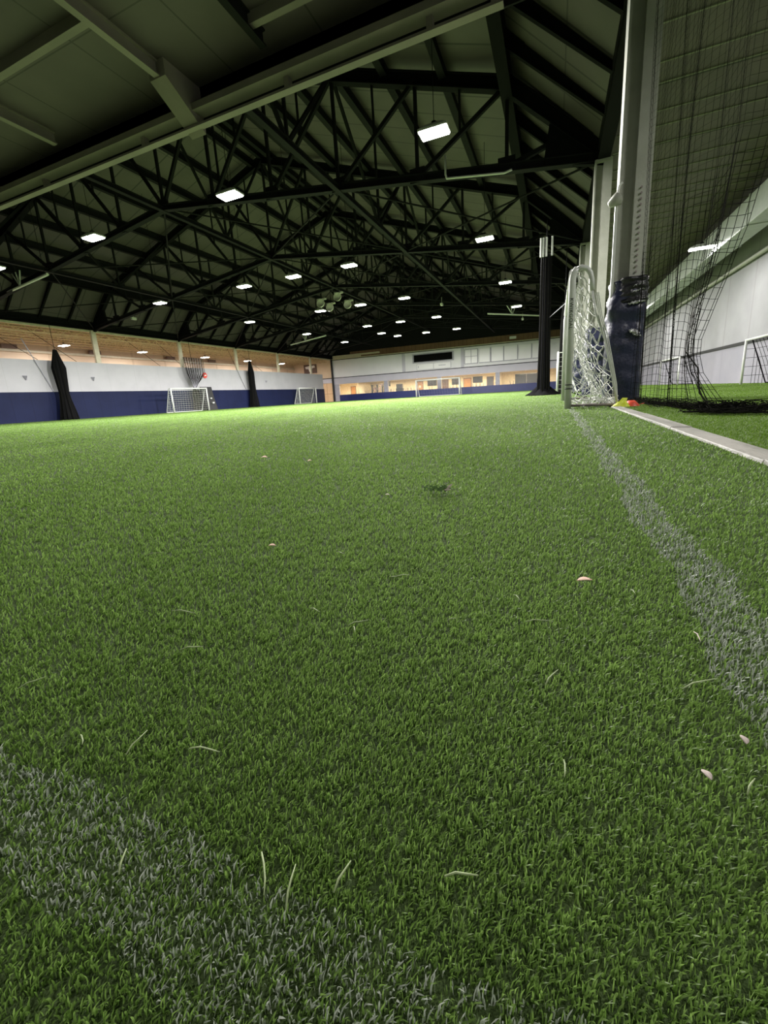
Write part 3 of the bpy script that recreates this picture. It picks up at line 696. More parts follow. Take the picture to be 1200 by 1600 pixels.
small_goal((7.2, 36.2, G), (0,-4.9,0), (1,0,0), 1.72, 'smaller white goal far down the right wall behind the net', r=.05, netr=.006, depth=.8, cell=.35, netm=M['net_black'], black=True)
small_goal((.12, 22.3, G), (0,2.9,0), (1,0,0), 1.95, 'second white goal on the sideline behind the black net drape', r=.05, netr=.006, depth=.9)

# ------------------------------------------------------------------ right columns
def ring(cx, cy, z, hx, hy, n=40, p=4.0, seed=0, amp=0.0, freq=3.0):
    out = []
    for k in range(n):
        a = 2*math.pi*k/n; ca, sa = math.cos(a), math.sin(a)
        r = 1/((abs(ca)**p + abs(sa)**p)**(1/p))
        x, y = ca*r*hx, sa*r*hy
        d = amp*(noise.noise(Vector((x*freq+seed, y*freq, z*freq*1.6)))) if amp else 0
        f = 1 + d/max(hx,hy); out.append((cx+x*f, cy+y*f, z))
    return out
def column(y, label, pad=True, top=EAVE, detail=False, x=CX):
    t = empty('steel_column', (x, y, G)); tag(t, label, 'column', 'columns along the right side of the pitch')
    h = top - G
    mb = MB().box(-.245,-.205,-.19,.19,0,h).box(-.205,.02,-.015,.015,0,h).box(.0,.245,-.17,.17,0,h)
    po = mb.build('post', M['steel_pale'], t)
    if detail:
        MB().box(-.29,-.245,-.19,-.1,1.9,3.6).build('lit_edge', M['white_metal'], po)  # white strip paints the hall lamps' light onto the flange edge
        mb = MB()
        z = 2.3
        while z < 3.7: mb.tube([(.10,-.175,z),(.10,-.2,z)], .018, 8); z += .09
        mb.build('bolt_row', M['steel_green'], po)['kind'] = 'stuff'
    else:
        MB().box(-.22,.22,-.2,.2,h-.08,h).build('cap_plate', M['steel_pale'], t)
    if pad:
        rings = []
        for i in range(46):
            z = i/45*2.17
            hx, hy = .32, .30
            amp = .028 if z < 1.0 else .055
            hx += .012*math.sin(z*9) if z > 1.1 else 0
            s = 1 if z < 1.85 else 1-.28*(z-1.85)
            rings.append(ring(0, 0, z, hx*s, hy*s, 56, 3.2, seed=y, amp=amp, freq=3.2))
        o = MB().loft(rings).build('pad', M['vinyl'], t, smooth=True)
        if detail:
            rings = []
            for i in range(14):
                z = 1.78+i/13*.42
                rings.append(ring(.09, -.06, z, .235+.02*math.sin(i*2.1), .27+.02*math.sin(i*1.7), 40, 3, seed=3, amp=.06, freq=6))
            MB().loft(rings).build('top_wrap', M['black_vinyl'], o, smooth=True)
            # crease seam and torn tape
            for (zc, hh, xa, xb, tilt) in ((1.74,.03,-.02,.27,.03),(1.93,.012,.02,.25,.05),(2.03,.010,.03,.26,.04),(1.28,.05,.03,.22,-.06),(1.21,.02,.1,.25,-.04)):
                mb = MB(); n = 14; top_, bot = [], []
                for i in range(n+1):
                    u = i/n; xx = xa+(xb-xa)*u; zz = zc+tilt*u+.012*math.sin(i*2.3); e = (math.sin(math.pi*u)**.5)
                    yy = -.345+.015*math.sin(i*1.3)+ (.03 if u > .85 else 0)
                    top_.append((xx,yy,zz+hh*e)); bot.append((xx,yy-.006,zz-hh*.7*e))
                vv = top_+bot+[(a,b+.03,c) for a,b,c in top_]+[(a,b+.03,c) for a,b,c in bot]; m_ = n+1
                ff = [(i, i+1, m_+i+1, m_+i) for i in range(n)]+[(2*m_+i, 3*m_+i, 3*m_+i+1, 2*m_+i+1) for i in range(n)]+[(i, 2*m_+i, 2*m_+i+1, i+1) for i in range(n)]+[(m_+i, m_+i+1, 3*m_+i+1, 3*m_+i) for i in range(n)]
                mb.add(vv, ff); mb.build('silver_tape', M['silver'], o, smooth=True)
    return t
column(9.3, 'near pale steel column with torn navy padding behind the white goal', detail=True, top=7.9)
column(16.0, 'second pale steel column, seen through the white goal net')
column(24.0, 'third pale column, half hidden behind the goal posts'); column(32.3, 'fourth column beyond the sideline goal'); column(40.4, 'fifth column far down the right side')
column(48.5, 'sixth column far down the right side'); column(56.8, 'last column before the far wall')
# flood light on first column
t = empty('flood_light', (.90, 9.08, 3.5)); tag(t, 'small pale floodlight clamped to the near column', 'light')
o = MB().lathe([(0,-.12),(.05,-.11),(.09,-.02),(.11,.06),(.06,.10),(0,.11)], 16).build('head', M['steel_pale'], t, smooth=True); o.rotation_euler = (0, math.radians(60), 0)
MB().tube([(.02,0,.05),(.05,0,.22),(.10,0,.26)], .018, 8).build('arm', M['white_metal'], t)

# ------------------------------------------------------------------ main goal
def net_surface(q, nu, nv, r, jit=.0, seed=0, diamond=True, n=4):
    """q(u,v)->Vector; diagonal cords both ways"""
    rnd = random.Random(seed); J = {}
    def P(i, j):
        if (i, j) not in J:
            e = 0 if i in (0, nu) or j in (0, nv) else 1
            u = i/nu + e*rnd.uniform(-jit, jit)/nu; v = j/nv + e*rnd.uniform(-jit, jit)/nv
            J[(i, j)] = q(min(max(u,0),1), min(max(v,0),1)) + e*Vector((rnd.uniform(-1,1), rnd.uniform(-1,1), rnd.uniform(-1,1)))*jit*.03
        return J[(i, j)]
    mb = MB()
    for i in range(nu+1):
        for j in range(nv+1):
            if (i+j) % 2: continue
            for di in (1, -1):
                a, b = (i, j), (i+di, j+1)
                if 0 <= b[0] <= nu and b[1] <= nv:
                    p0, p1 = P(*a), P(*b); mid = (p0+p1)/2 + Vector((rnd.uniform(-.01,.01), rnd.uniform(-.01,.01), rnd.uniform(-.022,0)))
                    mb.tube([p0, mid, p1], r, n, cap=False)
    return mb
GX, GY, GY2, GH, GD = .20, 7.07, 10.95, 2.0, .70
t = empty('football_goal', (GX, GY, G)); tag(t, 'white tubular goal with slack white net beside the near padded column', 'goal')
L_ = GY2-GY
front_post = None
for y in (0, L_):
    o = MB().tube([(0,y,0),(0,y,GH-.12),(.015,y,GH-.03),(.06,y,GH+.02)], .05, 14).build('post', M['white_metal'], t, smooth=True)
    front_post = front_post or o
MB().tube([(0,0,GH-.02),(0,L_,GH-.02)], .05, 14).build('crossbar', M['white_metal'], t, smooth=True)
for y in (0, L_):
    pts = [(.05,y,GH+.0),(.12,y,GH+.03),(.19,y,GH+.0),(.235,y,GH-.06),(.26,y,GH-.16),(.27,y,GH-.30)]
    MB().tube(pts, [.045,.04,.038,.035,.033,.03], 12).build('top_side_bar', M['white_metal'], t, smooth=True)
    MB().tube([(.27,y,GH-.30),(.33,y,GH-.62),(.47,y,1.0),(.60,y,.45),(GD-.02,y,.05)], .016, 8).build('back_stay', M['white_metal'], t, smooth=True)
    MB().tube([(0,y,.05),(GD,y,.04)], .022, 8).build('side_ground_bar', M['steel_green'], t, smooth=True)
MB().tube([(GD,0,.04),(GD,L_,.04)], .022, 8).build('rear_ground_bar', M['steel_green'], t, smooth=True)
MB().tube([(0,0,.36),(0,0,.375)], .055, 14).tube([(0,0,.30),(0,0,.315)], .055, 14).build('post_clip', M['black'], t)
def backx(z): 
    pts = [(0,GD),(.45,.60),(1.0,.47),(1.4,.34),(1.7,.27),(2.0,.12)]
    for (z0,x0),(z1,x1) in zip(pts, pts[1:]):
        if z <= z1: return x0+(x1-x0)*(z-z0)/(z1-z0)
    return .12
def side(y, sgn):
    def q(u, v):
        z = (GH-.06)*(1-v)**1.15 + .03
        bx = backx(z) + .03*math.sin(v*9); return Vector((.05+(bx-.05)*u, y+sgn*.10*math.sin(math.pi*u)*math.sin(math.pi*min(v*1.05,1)), z-.05*math.sin(math.pi*u)))
    return q
mb = net_surface(side(0, 1), 6, 20, .0065, .45, 1); mb2 = net_surface(side(L_, -1), 5, 16, .005, .45, 2)
def backq(u, v):
    z = (GH-.06)*(1-v) + .03
    return Vector((backx(z) - .22*math.sin(math.pi*v)*math.sin(math.pi*u)**.6 - .03, .0+L_*u, z))
mb3 = net_surface(backq, 26, 18, .005, .45, 3)
def slack(u, v):   # net bagging inside, hanging loose to the ground
    z = .62*(1-v)**1.4+.02
    return Vector((.10+.5*u+.05*math.sin(v*7+u*9), .05+L_*.5*v*u+.25*u+.1*math.sin(u*14), z*(.6+.4*math.sin(u*3.1)**2)))
mb4 = net_surface(slack, 10, 9, .005, .8, 4)
def heap(u, v): return Vector((.02+(GD-.02)*u, .02+.5*v+.08*math.sin(u*17), .03+.07*abs(math.sin(u*11+v*5))+.05*abs(math.sin(v*9))))
mb5 = net_surface(heap, 14, 8, .005, .8, 5)
def front(u, v):   # net lashed along the mouth edge
    return Vector((-.045+.07*abs(math.sin(v*40)), .05+L_*u, GH*(1-v)))
for m_ in (mb2, mb3, mb4, mb5): mb.add(m_.v, m_.f)
rnd = random.Random(5)
for k in range(16):     # loose cords hanging inside
    a = Vector((rnd.uniform(.1,.3), rnd.uniform(.1,3.6), rnd.uniform(1.2,1.9))); pts = [a]
    for s_ in range(8): a = a + Vector((rnd.uniform(-.03,.05), rnd.uniform(-.05,.05), -a.z/9)); pts.append(a)
    mb.tube(pts, .0045, 4, cap=False)
for k in range(3):      # thick rope along the near back edge
    mb.tube([(.31+.02*k,0-.01*k,1.66),(.37+.02*k,-.02,1.35),(.46+.025*k,-.01,1.02),(.56+.015*k,-.02,.65),(.64+.01*k,0,.33),(.69,0,.04)], .008, 5, cap=False)
mb.build('net', M['net_white'], t)
txt = bpy.data.curves.new('lettering', 'FONT'); txt.body = 'KWIKGOAL'; txt.size = .075; txt.extrude = .001; txt.space_character = 1.15
to = bpy.data.objects.new('lettering', txt); C.objects.link(to); to.data.materials.append(M['text']); to.parent = t
dg = bpy.context.evaluated_depsgraph_get(); tm = bpy.data.meshes.new_from_object(to.evaluated_get(dg)); bpy.data.objects.remove(to)
to = bpy.data.objects.new('lettering', tm); C.objects.link(to); to.parent = front_post
if not tm.materials: tm.materials.append(M['text'])
to.location = (-.028, -.0525, 1.62); to.rotation_euler = (math.pi/2, math.pi/2, 0)

# ------------------------------------------------------------------ cones, kerb
t = empty('marker_cone', (.93, 7.0, G)); tag(t, 'squashed yellow marker cone at the rear corner of the goal', 'cone')
n = 22; rings = []
for r, z in ((.115,0),(.11,.012),(.075,.05),(.045,.075),(.03,.075)):
    rings.append([(r*(1.15+.1*math.sin(3*a))*math.cos(a), r*math.sin(a), z*(1+.35*math.cos(a-.6))+.002) for a in [2*math.pi*k/n for k in range(n)]])
MB().loft(rings, cap=False).build('cone_body', M['yellow'], t, smooth=True); t.rotation_euler = (.0,.0,.4)
MB().add([(-.2,-.1,.005),(.02,-.08,.02),(.1,.02,.13),(.03,.03,.135),(-.08,-.02,.05)], [(0,1,2,3,4),(4,3,2,1,0)]).build('folded_rim', M['yellow'], t)
t = empty('marker_cone', (1.08, 7.15, G)); tag(t, 'orange-red marker cone on the end of the plank', 'cone')
rings = []
for r, z in ((.12,0),(.115,.01),(.075,.055),(.04,.085),(.028,.085)):
    rings.append([(r*math.cos(a), r*math.sin(a), z+.002) for a in [2*math.pi*k/n for k in range(n)]])
MB().loft(rings, cap=False).build('cone_body', M['orange_red'], t, smooth=True)
MB().add([(.09,-.05,.02),(.17,-.06,.04),(.15,.03,.035)], [(0,1,2),(2,1,0)]).build('folded_rim', M['orange_red'], t)
ys = [-11.8, .4, 2.05, 3.5, 5.1, 6.9]
for k in range(5):
    mb = MB(); dz = .004*(k % 2)
    mb.add([(.785,ys[k]+.003,G),(.925,ys[k]+.003,G),(.925,ys[k+1]-.003,G),(.785,ys[k+1]-.003,G),
            (.79,ys[k]+.003,.008+dz),(.92,ys[k]+.003,.006+dz),(.92,ys[k+1]-.003,.006+dz),(.79,ys[k+1]-.003,.008+dz)],
           [(0,3,2,1),(4,5,6,7),(0,1,5,4),(1,2,6,5),(2,3,7,6),(3,0,4,7)])
    tag(mb.build('edge_plank', M['concrete'], bevel=.004), ['pale edge plank nearest the camera, mostly out of view', 'pale plank between the turfs at the right picture edge', 'pale plank between the turfs, second in view', 'pale plank between the turfs, below the black net heap', 'pale plank between the turfs ending at the marker cones'][k], 'plank', 'planks between the two turfs')

# ------------------------------------------------------------------ black nets
def drape(P, h, r0, r1, r2, label, spread=0, top=.08, m=M['net_dark'], seed=0, lean=(0,0), hem=False, drift=0):
    t = empty('net_drape', P); tag(t, label, 'net', 'gathered black divider nets')
    rings = []; N = 36; n = 60
    for i in range(N):
        f = i/(N-1); z = f*h
        if f < .35: r = r0+(r1-r0)*(f/.35)
        elif f < .75: r = r1+(r2-r1)*((f-.35)/.4)
        else: r = r2+(top-r2)*((f-.75)/.25)
        ring_ = []
        for k in range(n):
            a = 2*math.pi*k/n
            q = r*(1+.16*math.sin(a*11+seed+f*1.5)+.08*math.sin(a*17+f*4))
            ring_.append((q*math.cos(a)*.8+lean[0]*f, q*math.sin(a)+lean[1]*f+drift*math.sin(f*math.pi), z))
        rings.append(ring_)
    MB().loft(rings).build('gathered_netting', m, t, smooth=True)
    mb = MB(); rnd = random.Random(seed)
    for k in range(34):
        a = rnd.uniform(0, 2*math.pi); s = rnd.uniform(.9,1.25); pts = []
        for i in range(9):
            f = i/8
            if f < .35: r = r0+(r1-r0)*(f/.35)
            elif f < .75: r = r1+(r2-r1)*((f-.35)/.4)
            else: r = r2+(top-r2)*((f-.75)/.25)
            pts.append((r*s*math.cos(a)*.8+lean[0]*f, r*s*math.sin(a)+lean[1]*f+drift*math.sin(f*math.pi), f*h+.01))
        mb.tube(pts, .012, 4, cap=False)
    mb.build('loose_cords', M['net_black'], t)
    MB().tube([(lean[0],lean[1],h-.05),(lean[0],lean[1],max(h+.5,7.1))], .02, 6).build('hanging_rope', M['steel_dark'], t)
    if spread:
        mb = MB(); rings = []
        for f, z in ((1,0.0),(.95,.04),(.7,.12),(.4,.28),(.15,.4)):
            rings.append([(spread*f*math.cos(a)*(1+.2*math.sin(a*5)), spread*.9*f*math.sin(a)*(1+.15*math.sin(a*7)), z*(1+.3*math.sin(a*9))) for a in [2*math.pi*k/40 for k in range(40)]])
        mb.loft(rings).build('floor_heap', m, t, smooth=True)
    if hem:
        for dx in (-.22,-.12,.0,.22): MB().tube([(dx+lean[0],-.3,h-.1),(dx+lean[0],-.3,h+.62)], .045, 6).build('white_hem_rope', M['white_metal'], t)
    return t
drape((LX+.6, 20.3, G), 5.2, .55, .27, .40, 'gathered black net nearest the camera at the left wall', seed=1, top=.1)
drape((LX+.55, 33.0, G), 2.2, .5, .4, .35, 'lower part of the gathered black net behind the left goal', seed=2, top=.3)
drape((LX+.6, 41.9, G), 5.6, .6, .36, .36, 'gathered black net farthest along the left wall', seed=3, top=.1)
# fan-shaped upper net at the middle drape
t = empty('net_fan', (LX+.7, 32.6, 2.1)); tag(t, 'fanned black net cords spreading up above the left goal', 'net')
mb = MB()
for k in range(26):
    u = k/25; y1 = -.9+2.6*u; bul = .5*u*u
    mb.tube([(0,.0+.15*u,0),(0,.25*u+bul*.9,.7),(0,y1*.6+.3*u+bul,1.7),(0,y1+.1,3.3)], .016+.012*(k%3), 4, cap=False)
mb.build('cords', M['net_black'], t)
mb = MB()
for k in range(7): 
    u = .1+k/8; y1 = -.9+2.6*u; mb.tube([(.06,.3*u,.3),(.06,y1*.6+.3*u+.4*u*u,1.7),(.06,y1+.1,3.25)], .02, 4, cap=False)
mb.build('pale_cords', M['pier'], t)
for k, (y0, y1, zz) in enumerate(((17.2,19.3,4.47),(20.2,22.0,4.47),(28.0,29.6,4.47),(31.4,32.3,4.47),(39.0,41.2,2.2),(42.9,44.7,4.47))):
    mb = MB(); a = (LX+.03 if k in (4,) else -37.5, y0, 6.9 if k != 4 else 6.8); mb.tube([a, (LX+.1, y1, zz)], .018, 5)
    tag(mb.build('stay_rope', M['net_black']), ['thin black rope sloping down to the white wall top at far left', 'thin black rope sloping behind the nearest net drape', 'thin black rope over the white wall between first and second lights',
        'thin black rope just left of the fanned net', 'long black rope crossing the white wall left of the farthest drape', 'thin black rope right of the farthest drape'][k], 'rope', 'ropes over the left wall')
mb = MB(); mb.tube([(LX+.06,18.6,5.9),(LX+.06,19.9,2.2)], .03, 5); tag(mb.build('stay_rope', M['pier']), 'grey rope on the white wall left of the nearest net drape', 'rope')
# right side drape across the far field
drape((-.48, 20.0, G), 5.75, .32, .27, .25, 'tall gathered black net beside the white goal', spread=.7, seed=4, top=.24, hem=True)
drape((.38, 24.6, G), 4.6, .30, .22, .2, 'thinner gathered black net behind the tall one', seed=5, top=.12)
tag(MB().tube([(-.4,20,3.2),(.9,18,3.9)], .015, 5).build('stay_rope', M['pier']), 'thin grey cord tied from the tall black drape to a column', 'rope')

# the large black net at right
t = empty('divider_net', (1.3, 9.0, G)); tag(t, 'large square-mesh black net hanging beside the near column, gathered and pooled on the floor', 'net')
inv = Matrix.Translation(-Vector(t.location))
def pathp(s):      # plan path of the net from the column towards the camera
    pts = [(0,1.28,8.85),(1.6,1.40,7.3),(3.0,1.50,6.0),(3.9,1.62,5.35),(5.5,1.95,4.6),(7.5,2.4,3.6)]
    for a, b in zip(pts, pts[1:]):
        if s <= b[0]: f = (s-a[0])/(b[0]-a[0]); return a[1]+(b[1]-a[1])*f, a[2]+(b[2]-a[2])*f
    return pts[-1][1], pts[-1][2]
S = 4.4
def netp(s, z):
    # gather: at knot height z=.75 the free part (s>2.6) is pulled to s~3.35
    k0 = 2.5
    prof = [(0,4.3),(.25,3.75),(.5,3.25),(.8,3.2),(1.1,3.45),(1.4,3.75),(1.8,4.05),(2.6,S)]
    sm = S
    for (z0,s0),(z1,s1) in zip(prof, prof[1:]):
        if z <= z1: sm = s0+(s1-s0)*(z-z0)/(z1-z0); break
    s2 = s if s <= k0 else k0 + (s-k0)*(sm-k0)/(S-k0)
    if s > k0 and z < 1.6: s2 += .03*math.sin(s*13+z*3)
    x, y = pathp(s2)
    wv = .045*math.sin(s*4.2+z*.5)+.03*math.sin(s*9+1)
    return Vector((x+wv, y, z + .05*math.sin(s*5.5)*min(z,1)))
cell = .098
mb = MB(); Ztop = 7.2
nu = int(S/cell); zs = [.03+.098*i for i in range(int(Ztop/.098))]
for i in range(nu+1):
    s = i*cell; mb.tube([netp(s, z) for z in zs[::2]], [.0032 if z < 2.4 else .0017 for z in zs[::2]], 3, cap=False)
for z in zs:
    mb.tube([netp(i*cell*1.0, z) for i in range(0, nu+1)], .0028 if z < 2.4 else .0014, 3, cap=False)
o = mb.build('netting', M['net_black']); o.parent = t; o.matrix_parent_inverse = inv
mb = MB(); mb.tube([(pathp(s)[0], pathp(s)[1], 7.2) for s in (0,1.6,3,3.9,5.5,7.5)], .012, 6)
o = mb.build('top_cable', M['steel_dark']); o.parent = t; o.matrix_parent_inverse = inv
for s in (2.4,):
    mb = MB(); mb.tube([netp(s, z)+Vector((0,0,0)) for z in zs[::2]], .004, 5, cap=False); o = mb.build('edge_rope', M['net_black']); o.parent = t; o.matrix_parent_inverse = inv
# pooled net: many low wavy cords along the floor
mb = MB(); rnd = random.Random(9)
pool = [(1.32,8.7),(1.36,7.7),(1.45,6.5),(1.55,5.6),(1.75,5.25),(2.1,5.3),(2.7,5.5),(3.6,5.9)]
def poolp(f):
    f = max(0,min(.9999,f))*(len(pool)-1); i = int(f); g_ = f-i; return pool[i][0]+(pool[i+1][0]-pool[i][0])*g_, pool[i][1]+(pool[i+1][1]-pool[i][1])*g_
for k in range(230):
    f0 = rnd.uniform(-.05,.9); f1 = f0+rnd.uniform(.08,.25); pts = []
    off = rnd.gauss(0,.13); h0 = abs(rnd.gauss(0,.03))
    for i in range(9):
        f = f0+(f1-f0)*i/8; x, y = poolp(f); off += rnd.gauss(0,.035); h0 = max(.0, h0+rnd.gauss(0,.018))
        pts.append((x+off*.6, y+off*.9, .005+min(h0,.09)))
    mb.tube(pts, .0035, 3, cap=False)
for k in range(95):
    x, y = poolp(rnd.uniform(.44,.62)); a0 = rnd.uniform(0,6.28); r = rnd.uniform(.05,.3)
    mb.tube([(x-.10+r*math.cos(a0+i*.5), y-.42+r*math.sin(a0+i*.5)*.9, .01+.02*i*rnd.random()) for i in range(7)], .004, 3, cap=False)
mb.tube([netp(3.0,.7), (1.40,5.35,.45), (1.33,4.95,.2), (1.40,4.75,.03), (1.55,4.62,.02), (1.70,4.68,.02)], .007, 5)
o = mb.build('pooled_netting', M['net_black']); o.parent = t; o.matrix_parent_inverse = inv; o['kind'] = 'stuff'
# second net panel at the very right
t = empty('divider_net', (2.3, 5.2, G)); tag(t, 'edge of another black net hanging at the right picture border', 'net')
mb = MB()
for i in range(16): mb.tube([(i*.1+.02*math.sin(z*.8), -.35*i*.1, z) for z in np.arange(.3, 7.2, .3)], .004 if i else .008, 3, cap=False)
for z in np.arange(.3, 7.2, .1): mb.tube([(0+.02*math.sin(z*.8),0,z),(1.5,-.35*1.5,z)], .0035, 3, cap=False)
mb.build('netting', M['net_black'], t)

# ------------------------------------------------------------------ litter on the turf
def litter(a, b, r=.0011, bend=.06, z=.006, m='straw'):
    a = Vector((a[0],a[1],z)); b = Vector((b[0],b[1],z+.004)); d = b-a; sd = Vector((-d.y,d.x,0))
    return MB().tube([a, a+d*.33+sd*bend*.6+Vector((0,0,.002)), a+d*.66+sd*bend*.7, b], [r,r*1.3,r*1.2,r*.6], 5)
SL = [((-.628,.232),(-.612,.256),'at the left edge, curved'),((-.466,.21),(-.445,.20),'left, just above the near white line'),((-.392,.209),(-.395,.236),'upright, right of the left blade above the line'),((-.335,.236),(-.298,.240),'lying level above the middle of the near line'),
      ((-.293,.133),(-.302,.146),'lying inside the near line on the left'),((-.2,.182),(-.178,.158),'upright on the upper edge of the near line'),((-.16,.158),(-.168,.182),'slanted at the near line, left of the crossing tip'),((-.134,.178),(-.13,.198),'slanted, crossing the upper edge of the near line'),
      ((-.063,.214),(-.040,.220),'long pale, lying level at the lower middle'),((.018,.342),(.018,.320),'bright green short, upright at lower right'),((.0,.44),(.014,.468),'leaning right, below the brown leaf'),((.143,.48),(.182,.505),'long pale, at right beside the white sideline'),
      ((.187,.61),(.186,.580),'bent white, beside the white sideline'),((-.03,.572),(.006,.58),'long flat thin, in the middle right'),((-.274,.487),(-.262,.468),'upright, left of centre'),((-.283,.487),(-.258,.503),'crossing the upright one left of centre'),
      ((-.37,.515),(-.342,.503),'short bright, left of the crossed pair'),((.128,.722),(.131,.698),'short upright, right of the brown leaf'),((-.141,.543),(-.128,.548),'short, in the centre'),((-.054,.652),(-.042,.63),'short white, slanted, centre right'),
      ((-.25,.68),(-.282,.655),'faint slanted, centre'),((-.49,.36),(-.457,.372),'flat, at left'),((-.6,.44),(-.545,.44),'flat long, at far left'),((.158,.355),(.168,.37),'small curly, at lower right edge'),((-.008,1.0),(.022,1.0),'flat pale, above the brown leaf'),
      ((-.18,.94),(-.19,.92),'short bright, far centre'),((.165,.318),(.18,.335),'thick pale, at the right picture edge'),((.3,.66),(.318,.68),'short, on the white sideline'),((-.9,.62),(-.86,.64),'pale, at the far left edge'),((-.45,.75),(-.42,.735),'short, left of centre'),
      ((.17,1.35),(.19,1.40),'tiny bright, left of the sideline'),((.42,1.35),(.44,1.36),'tiny bright, right of the sideline')]
for k, (a, b, l) in enumerate(SL):
    o = litter(a, b, r=.00065 if k not in (26,) else .0018).build('turf_clipping', M['straw'] if k not in (12,26) else M['crumb'], smooth=True)
    tag(o, f'loose pale turf clipping {l}', 'clipping', 'loose clippings on the turf')
def leaf(P, s, rz, label, m, tilt=.3, aspect=.38, cat='leaf'):
    n = 12; top = []; bot = []
    for i in range(n+1):
        u = i/n; wd = aspect*math.sin(math.pi*u)**.8; x = (u-.5)
        top.append((x*s, wd*s*.5, .12*s*math.sin(math.pi*u)+wd*s*tilt)); bot.append((x*s, -wd*s*.5, .12*s*math.sin(math.pi*u)-wd*s*tilt*.2))
    mb = MB(); mid = [((i/n-.5)*s, 0, .05*s) for i in range(n+1)]
    mb.add(top+mid+bot, [(i, i+1, n+1+i+1, n+1+i) for i in range(n)]+[(n+1+i, n+2+i, 2*n+3+i, 2*n+2+i) for i in range(n)])
    o = mb.build('dry_leaf', m, smooth=True); o.location = P; o.rotation_euler = (-.06,0,rz)
    sd = o.modifiers.new('thick', 'SOLIDIFY'); sd.thickness = .0006
    tag(o, label, cat); return o
leaf((.058,.725,.012), .026, .35, 'curled pinkish-brown dry leaf lying on the open turf', M['leaf'], .12, .42)
leaf((-1.7,2.06,.010), .045, .2, 'small brown leaf fragment far left on the turf', M['leaf'])
leaf((-1.29,1.95,.010), .03, 1.2, 'tiny brown leaf fragment left of the torn turf tuft', M['leaf'])
leaf((-.62,.74,.010), .018, .3, 'small pale leaf chip left of centre', M['leaf'])
leaf((-.53,1.26,.010), .016, .1, 'tiny pale chip left of the torn turf tuft', M['crumb'])
leaf((.132,.362,.009), .010, 2.0, 'small pinkish crumb at the lower right', M['crumb'], aspect=.8, cat='crumb')
leaf((.176,.415,.009), .010, 1.5, 'small pale crumb at the right, above the pinkish one', M['crumb'], aspect=.7, cat='crumb')
t = empty('torn_turf_tuft', (-.38,1.37,0)); tag(t, 'torn scrap of turf with a white tip lying in the middle of the pitch', 'tuft')
rnd = random.Random(3); mb = MB()
for k in range(22):
    x = rnd.uniform(-.05,.04); mb.tube([(x,rnd.uniform(-.01,.01),.004),(x+rnd.uniform(-.01,.02),0,.014+rnd.random()*.012),(x+rnd.uniform(.005,.04),rnd.uniform(-.01,.01),.010)], [.003,.0025,.0008], 5)
mb.build('green_scrap', M['torn'], t)
MB().tube([(.035,-.004,.008),(.045,-.006,.022),(.055,-.002,.03)], [.004,.005,.002], 6).tube([(.03,-.01,.01),(.05,-.012,.012)], .003, 6).build('white_tip', M['crumb'], t)

# ------------------------------------------------------------------ turf blades
def in_side(x, y): # white lines
    e = .012*np.sin(y*9)+.006*np.sin(y*31)
    return (x > .205+e) & (x < .295+e)
def in_near(x, y):
    e = .005*np.sin(x*13)+.003*np.sin(x*41)
    return (y > .102+e) & (y < .178+e) & (x < .29)
def blades(name, x, y, h, wd, lean, mat_, label, tint_base=0.5, ground=G, vt=None):
    n = len(x)
    ang = RNG.uniform(0, 2*np.pi, n); la = RNG.uniform(0, 2*np.pi, n)
    # nap: pile leans mostly one way
    lx = lean*(.55*np.cos(la)+.35); ly = lean*(.55*np.sin(la)+.15)
    tx, ty = np.cos(ang)*wd/2, np.sin(ang)*wd/2
    V = np.zeros((n, 7, 3), np.float32)
    z0 = ground
    for i, (f, wf) in enumerate(((0,1.0),(.45,1.0),(.8,.75))):
        px_ = x+lx*f**1.8; py_ = y+ly*f**1.8; pz = z0+h*(f if f < .5 else .45+.5*(f-.45))
        V[:,2*i,0] = px_-tx*wf; V[:,2*i,1] = py_-ty*wf; V[:,2*i,2] = pz
        V[:,2*i+1,0] = px_+tx*wf; V[:,2*i+1,1] = py_+ty*wf; V[:,2*i+1,2] = pz
    V[:,6,0] = x+lx; V[:,6,1] = y+ly; V[:,6,2] = z0+h*.72
    base = (np.arange(n)*7)[:,None]
    quads = (base + np.array([[0,1,3,2,2,3,5,4]])).reshape(-1)
    tris = base + np.array([[4,5,6]])
    loops = np.concatenate([(base+np.array([[0,1,3,2,2,3,5,4,4,5,6]])).reshape(-1)]).astype(np.int32)
    starts = ((np.arange(n)*11)[:,None]+np.array([[0,4,8]])).reshape(-1).astype(np.int32)
    me = bpy.data.meshes.new(name)
    me.vertices.add(n*7); me.vertices.foreach_set('co', V.reshape(-1))
    me.loops.add(len(loops)); me.loops.foreach_set('vertex_index', loops)
    me.polygons.add(n*3); me.polygons.foreach_set('loop_start', starts)
    try: me.polygons.foreach_set('loop_total', np.tile(np.array([4,4,3],np.int32), n))
    except Exception: pass
    at = me.attributes.new('tint', 'FLOAT', 'POINT')
    tt = np.clip(RNG.beta(1.6,2.6,n)+(vt if vt is not None else 0), 0, 1).astype(np.float32)
    at.data.foreach_set('value', np.repeat(tt, 7))
    me.update(calc_edges=True); me.validate(); me.materials.append(mat_)
    me.polygons.foreach_set('use_smooth', np.ones(n*3, bool))
    o = bpy.data.objects.new(name, me); C.objects.link(o)
    return tag(o, label, 'turf', kind='stuff')

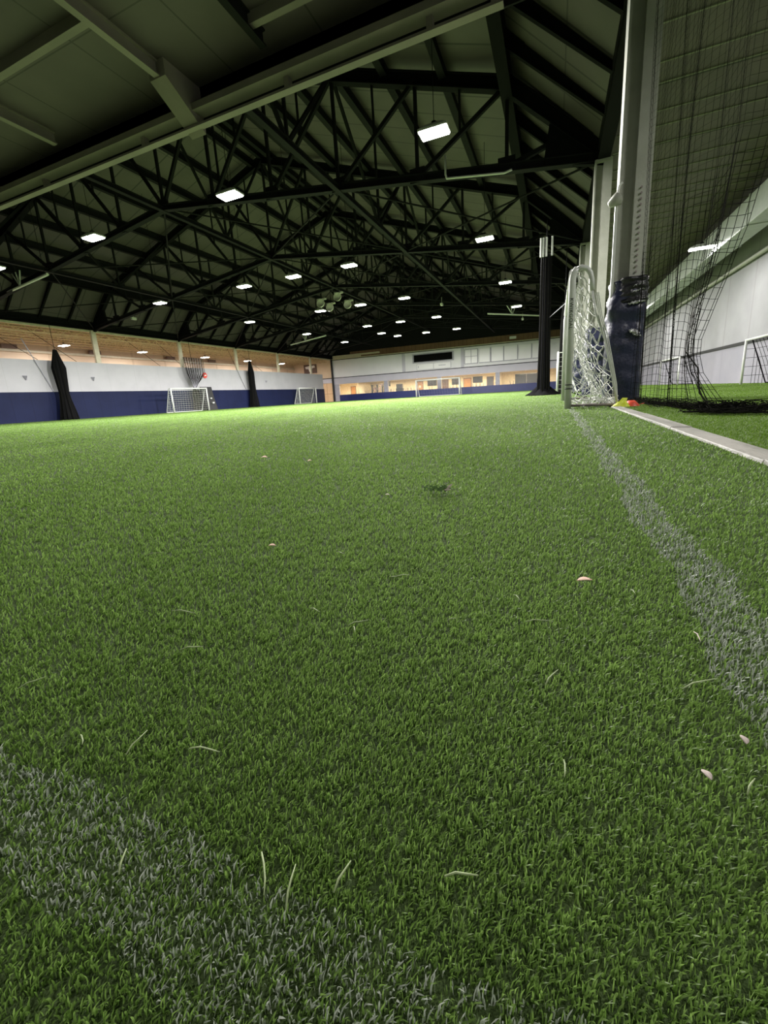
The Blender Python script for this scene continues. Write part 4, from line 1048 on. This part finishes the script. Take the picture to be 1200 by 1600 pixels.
def sample(n, dens, r0, r1, a0, a1):
    rr = np.geomspace(r0, r1, 4000); d = dens(rr)*rr; cdf = np.concatenate([[0], np.cumsum((d[1:]+d[:-1])/2*np.diff(rr))])
    tot = cdf[-1]*(a1-a0); n = int(tot) if n is None else n
    r = np.interp(RNG.random(n)*cdf[-1], cdf, rr); a = RNG.uniform(a0, a1, n)
    return r*np.sin(a), r*np.cos(a), r
dens = lambda r: 50000/(.16+r**1.75)
X, Y, R_ = sample(None, dens, .05, 1.0, -2.0, 1.2)
x2, y2, r2_ = sample(None, dens, 1.0, 66, -1.45, .98)
X = np.concatenate([X,x2]); Y = np.concatenate([Y,y2]); R_ = np.concatenate([R_,r2_])
print('blades', len(X))
wid = np.clip(.00085+.00100*R_**.97, .0009, .06)*RNG.uniform(.75,1.25,len(X))
hgt = RNG.uniform(.65,1.1,len(X))*np.clip(.0095+.004*R_, .0095, .018)
lean = RNG.uniform(.3,1.2,len(X))*np.clip(.0062+.003*R_, 0, .02)
main = (X < .782) & (X > LX+.1) & (Y < YB-.15) & (Y > -.6)
sl = in_side(X, Y) & (R_ < 12); nl = in_near(X, Y)
worn = RNG.random(len(X))
white = main & ((sl & (worn < .58)) | (nl & (worn < .42)))
green = main & ~white
# broad patches of slightly different green in the pile
patch = .09*np.sin(X*1.7+np.sin(Y*1.1)*1.5)*np.sin(Y*1.3+.7)+.05*np.sin(X*5+Y*3)
def sel(m): return X[m], Y[m], hgt[m], wid[m], lean[m]
blades('turf_pile', *sel(green), M['blade'], 'green artificial grass blades covering the main pitch', vt=patch[green])
ws = white & sl; wn = white & ~sl
blades('turf_line', *sel(ws), M['blade_white'], 'worn white sideline of turf running to the goal post')
blades('turf_line', *sel(wn), M['blade_white'], 'broad worn white turf line crossing the foreground')
sd_ = (X > .94) & (X < RX-.05) & (Y < YB-.1) & (R_ > .9)
blades('turf_pile', X[sd_], Y[sd_], hgt[sd_]*.8, wid[sd_], lean[sd_], M['blade_side'], 'short bright green pile on the right side strip')
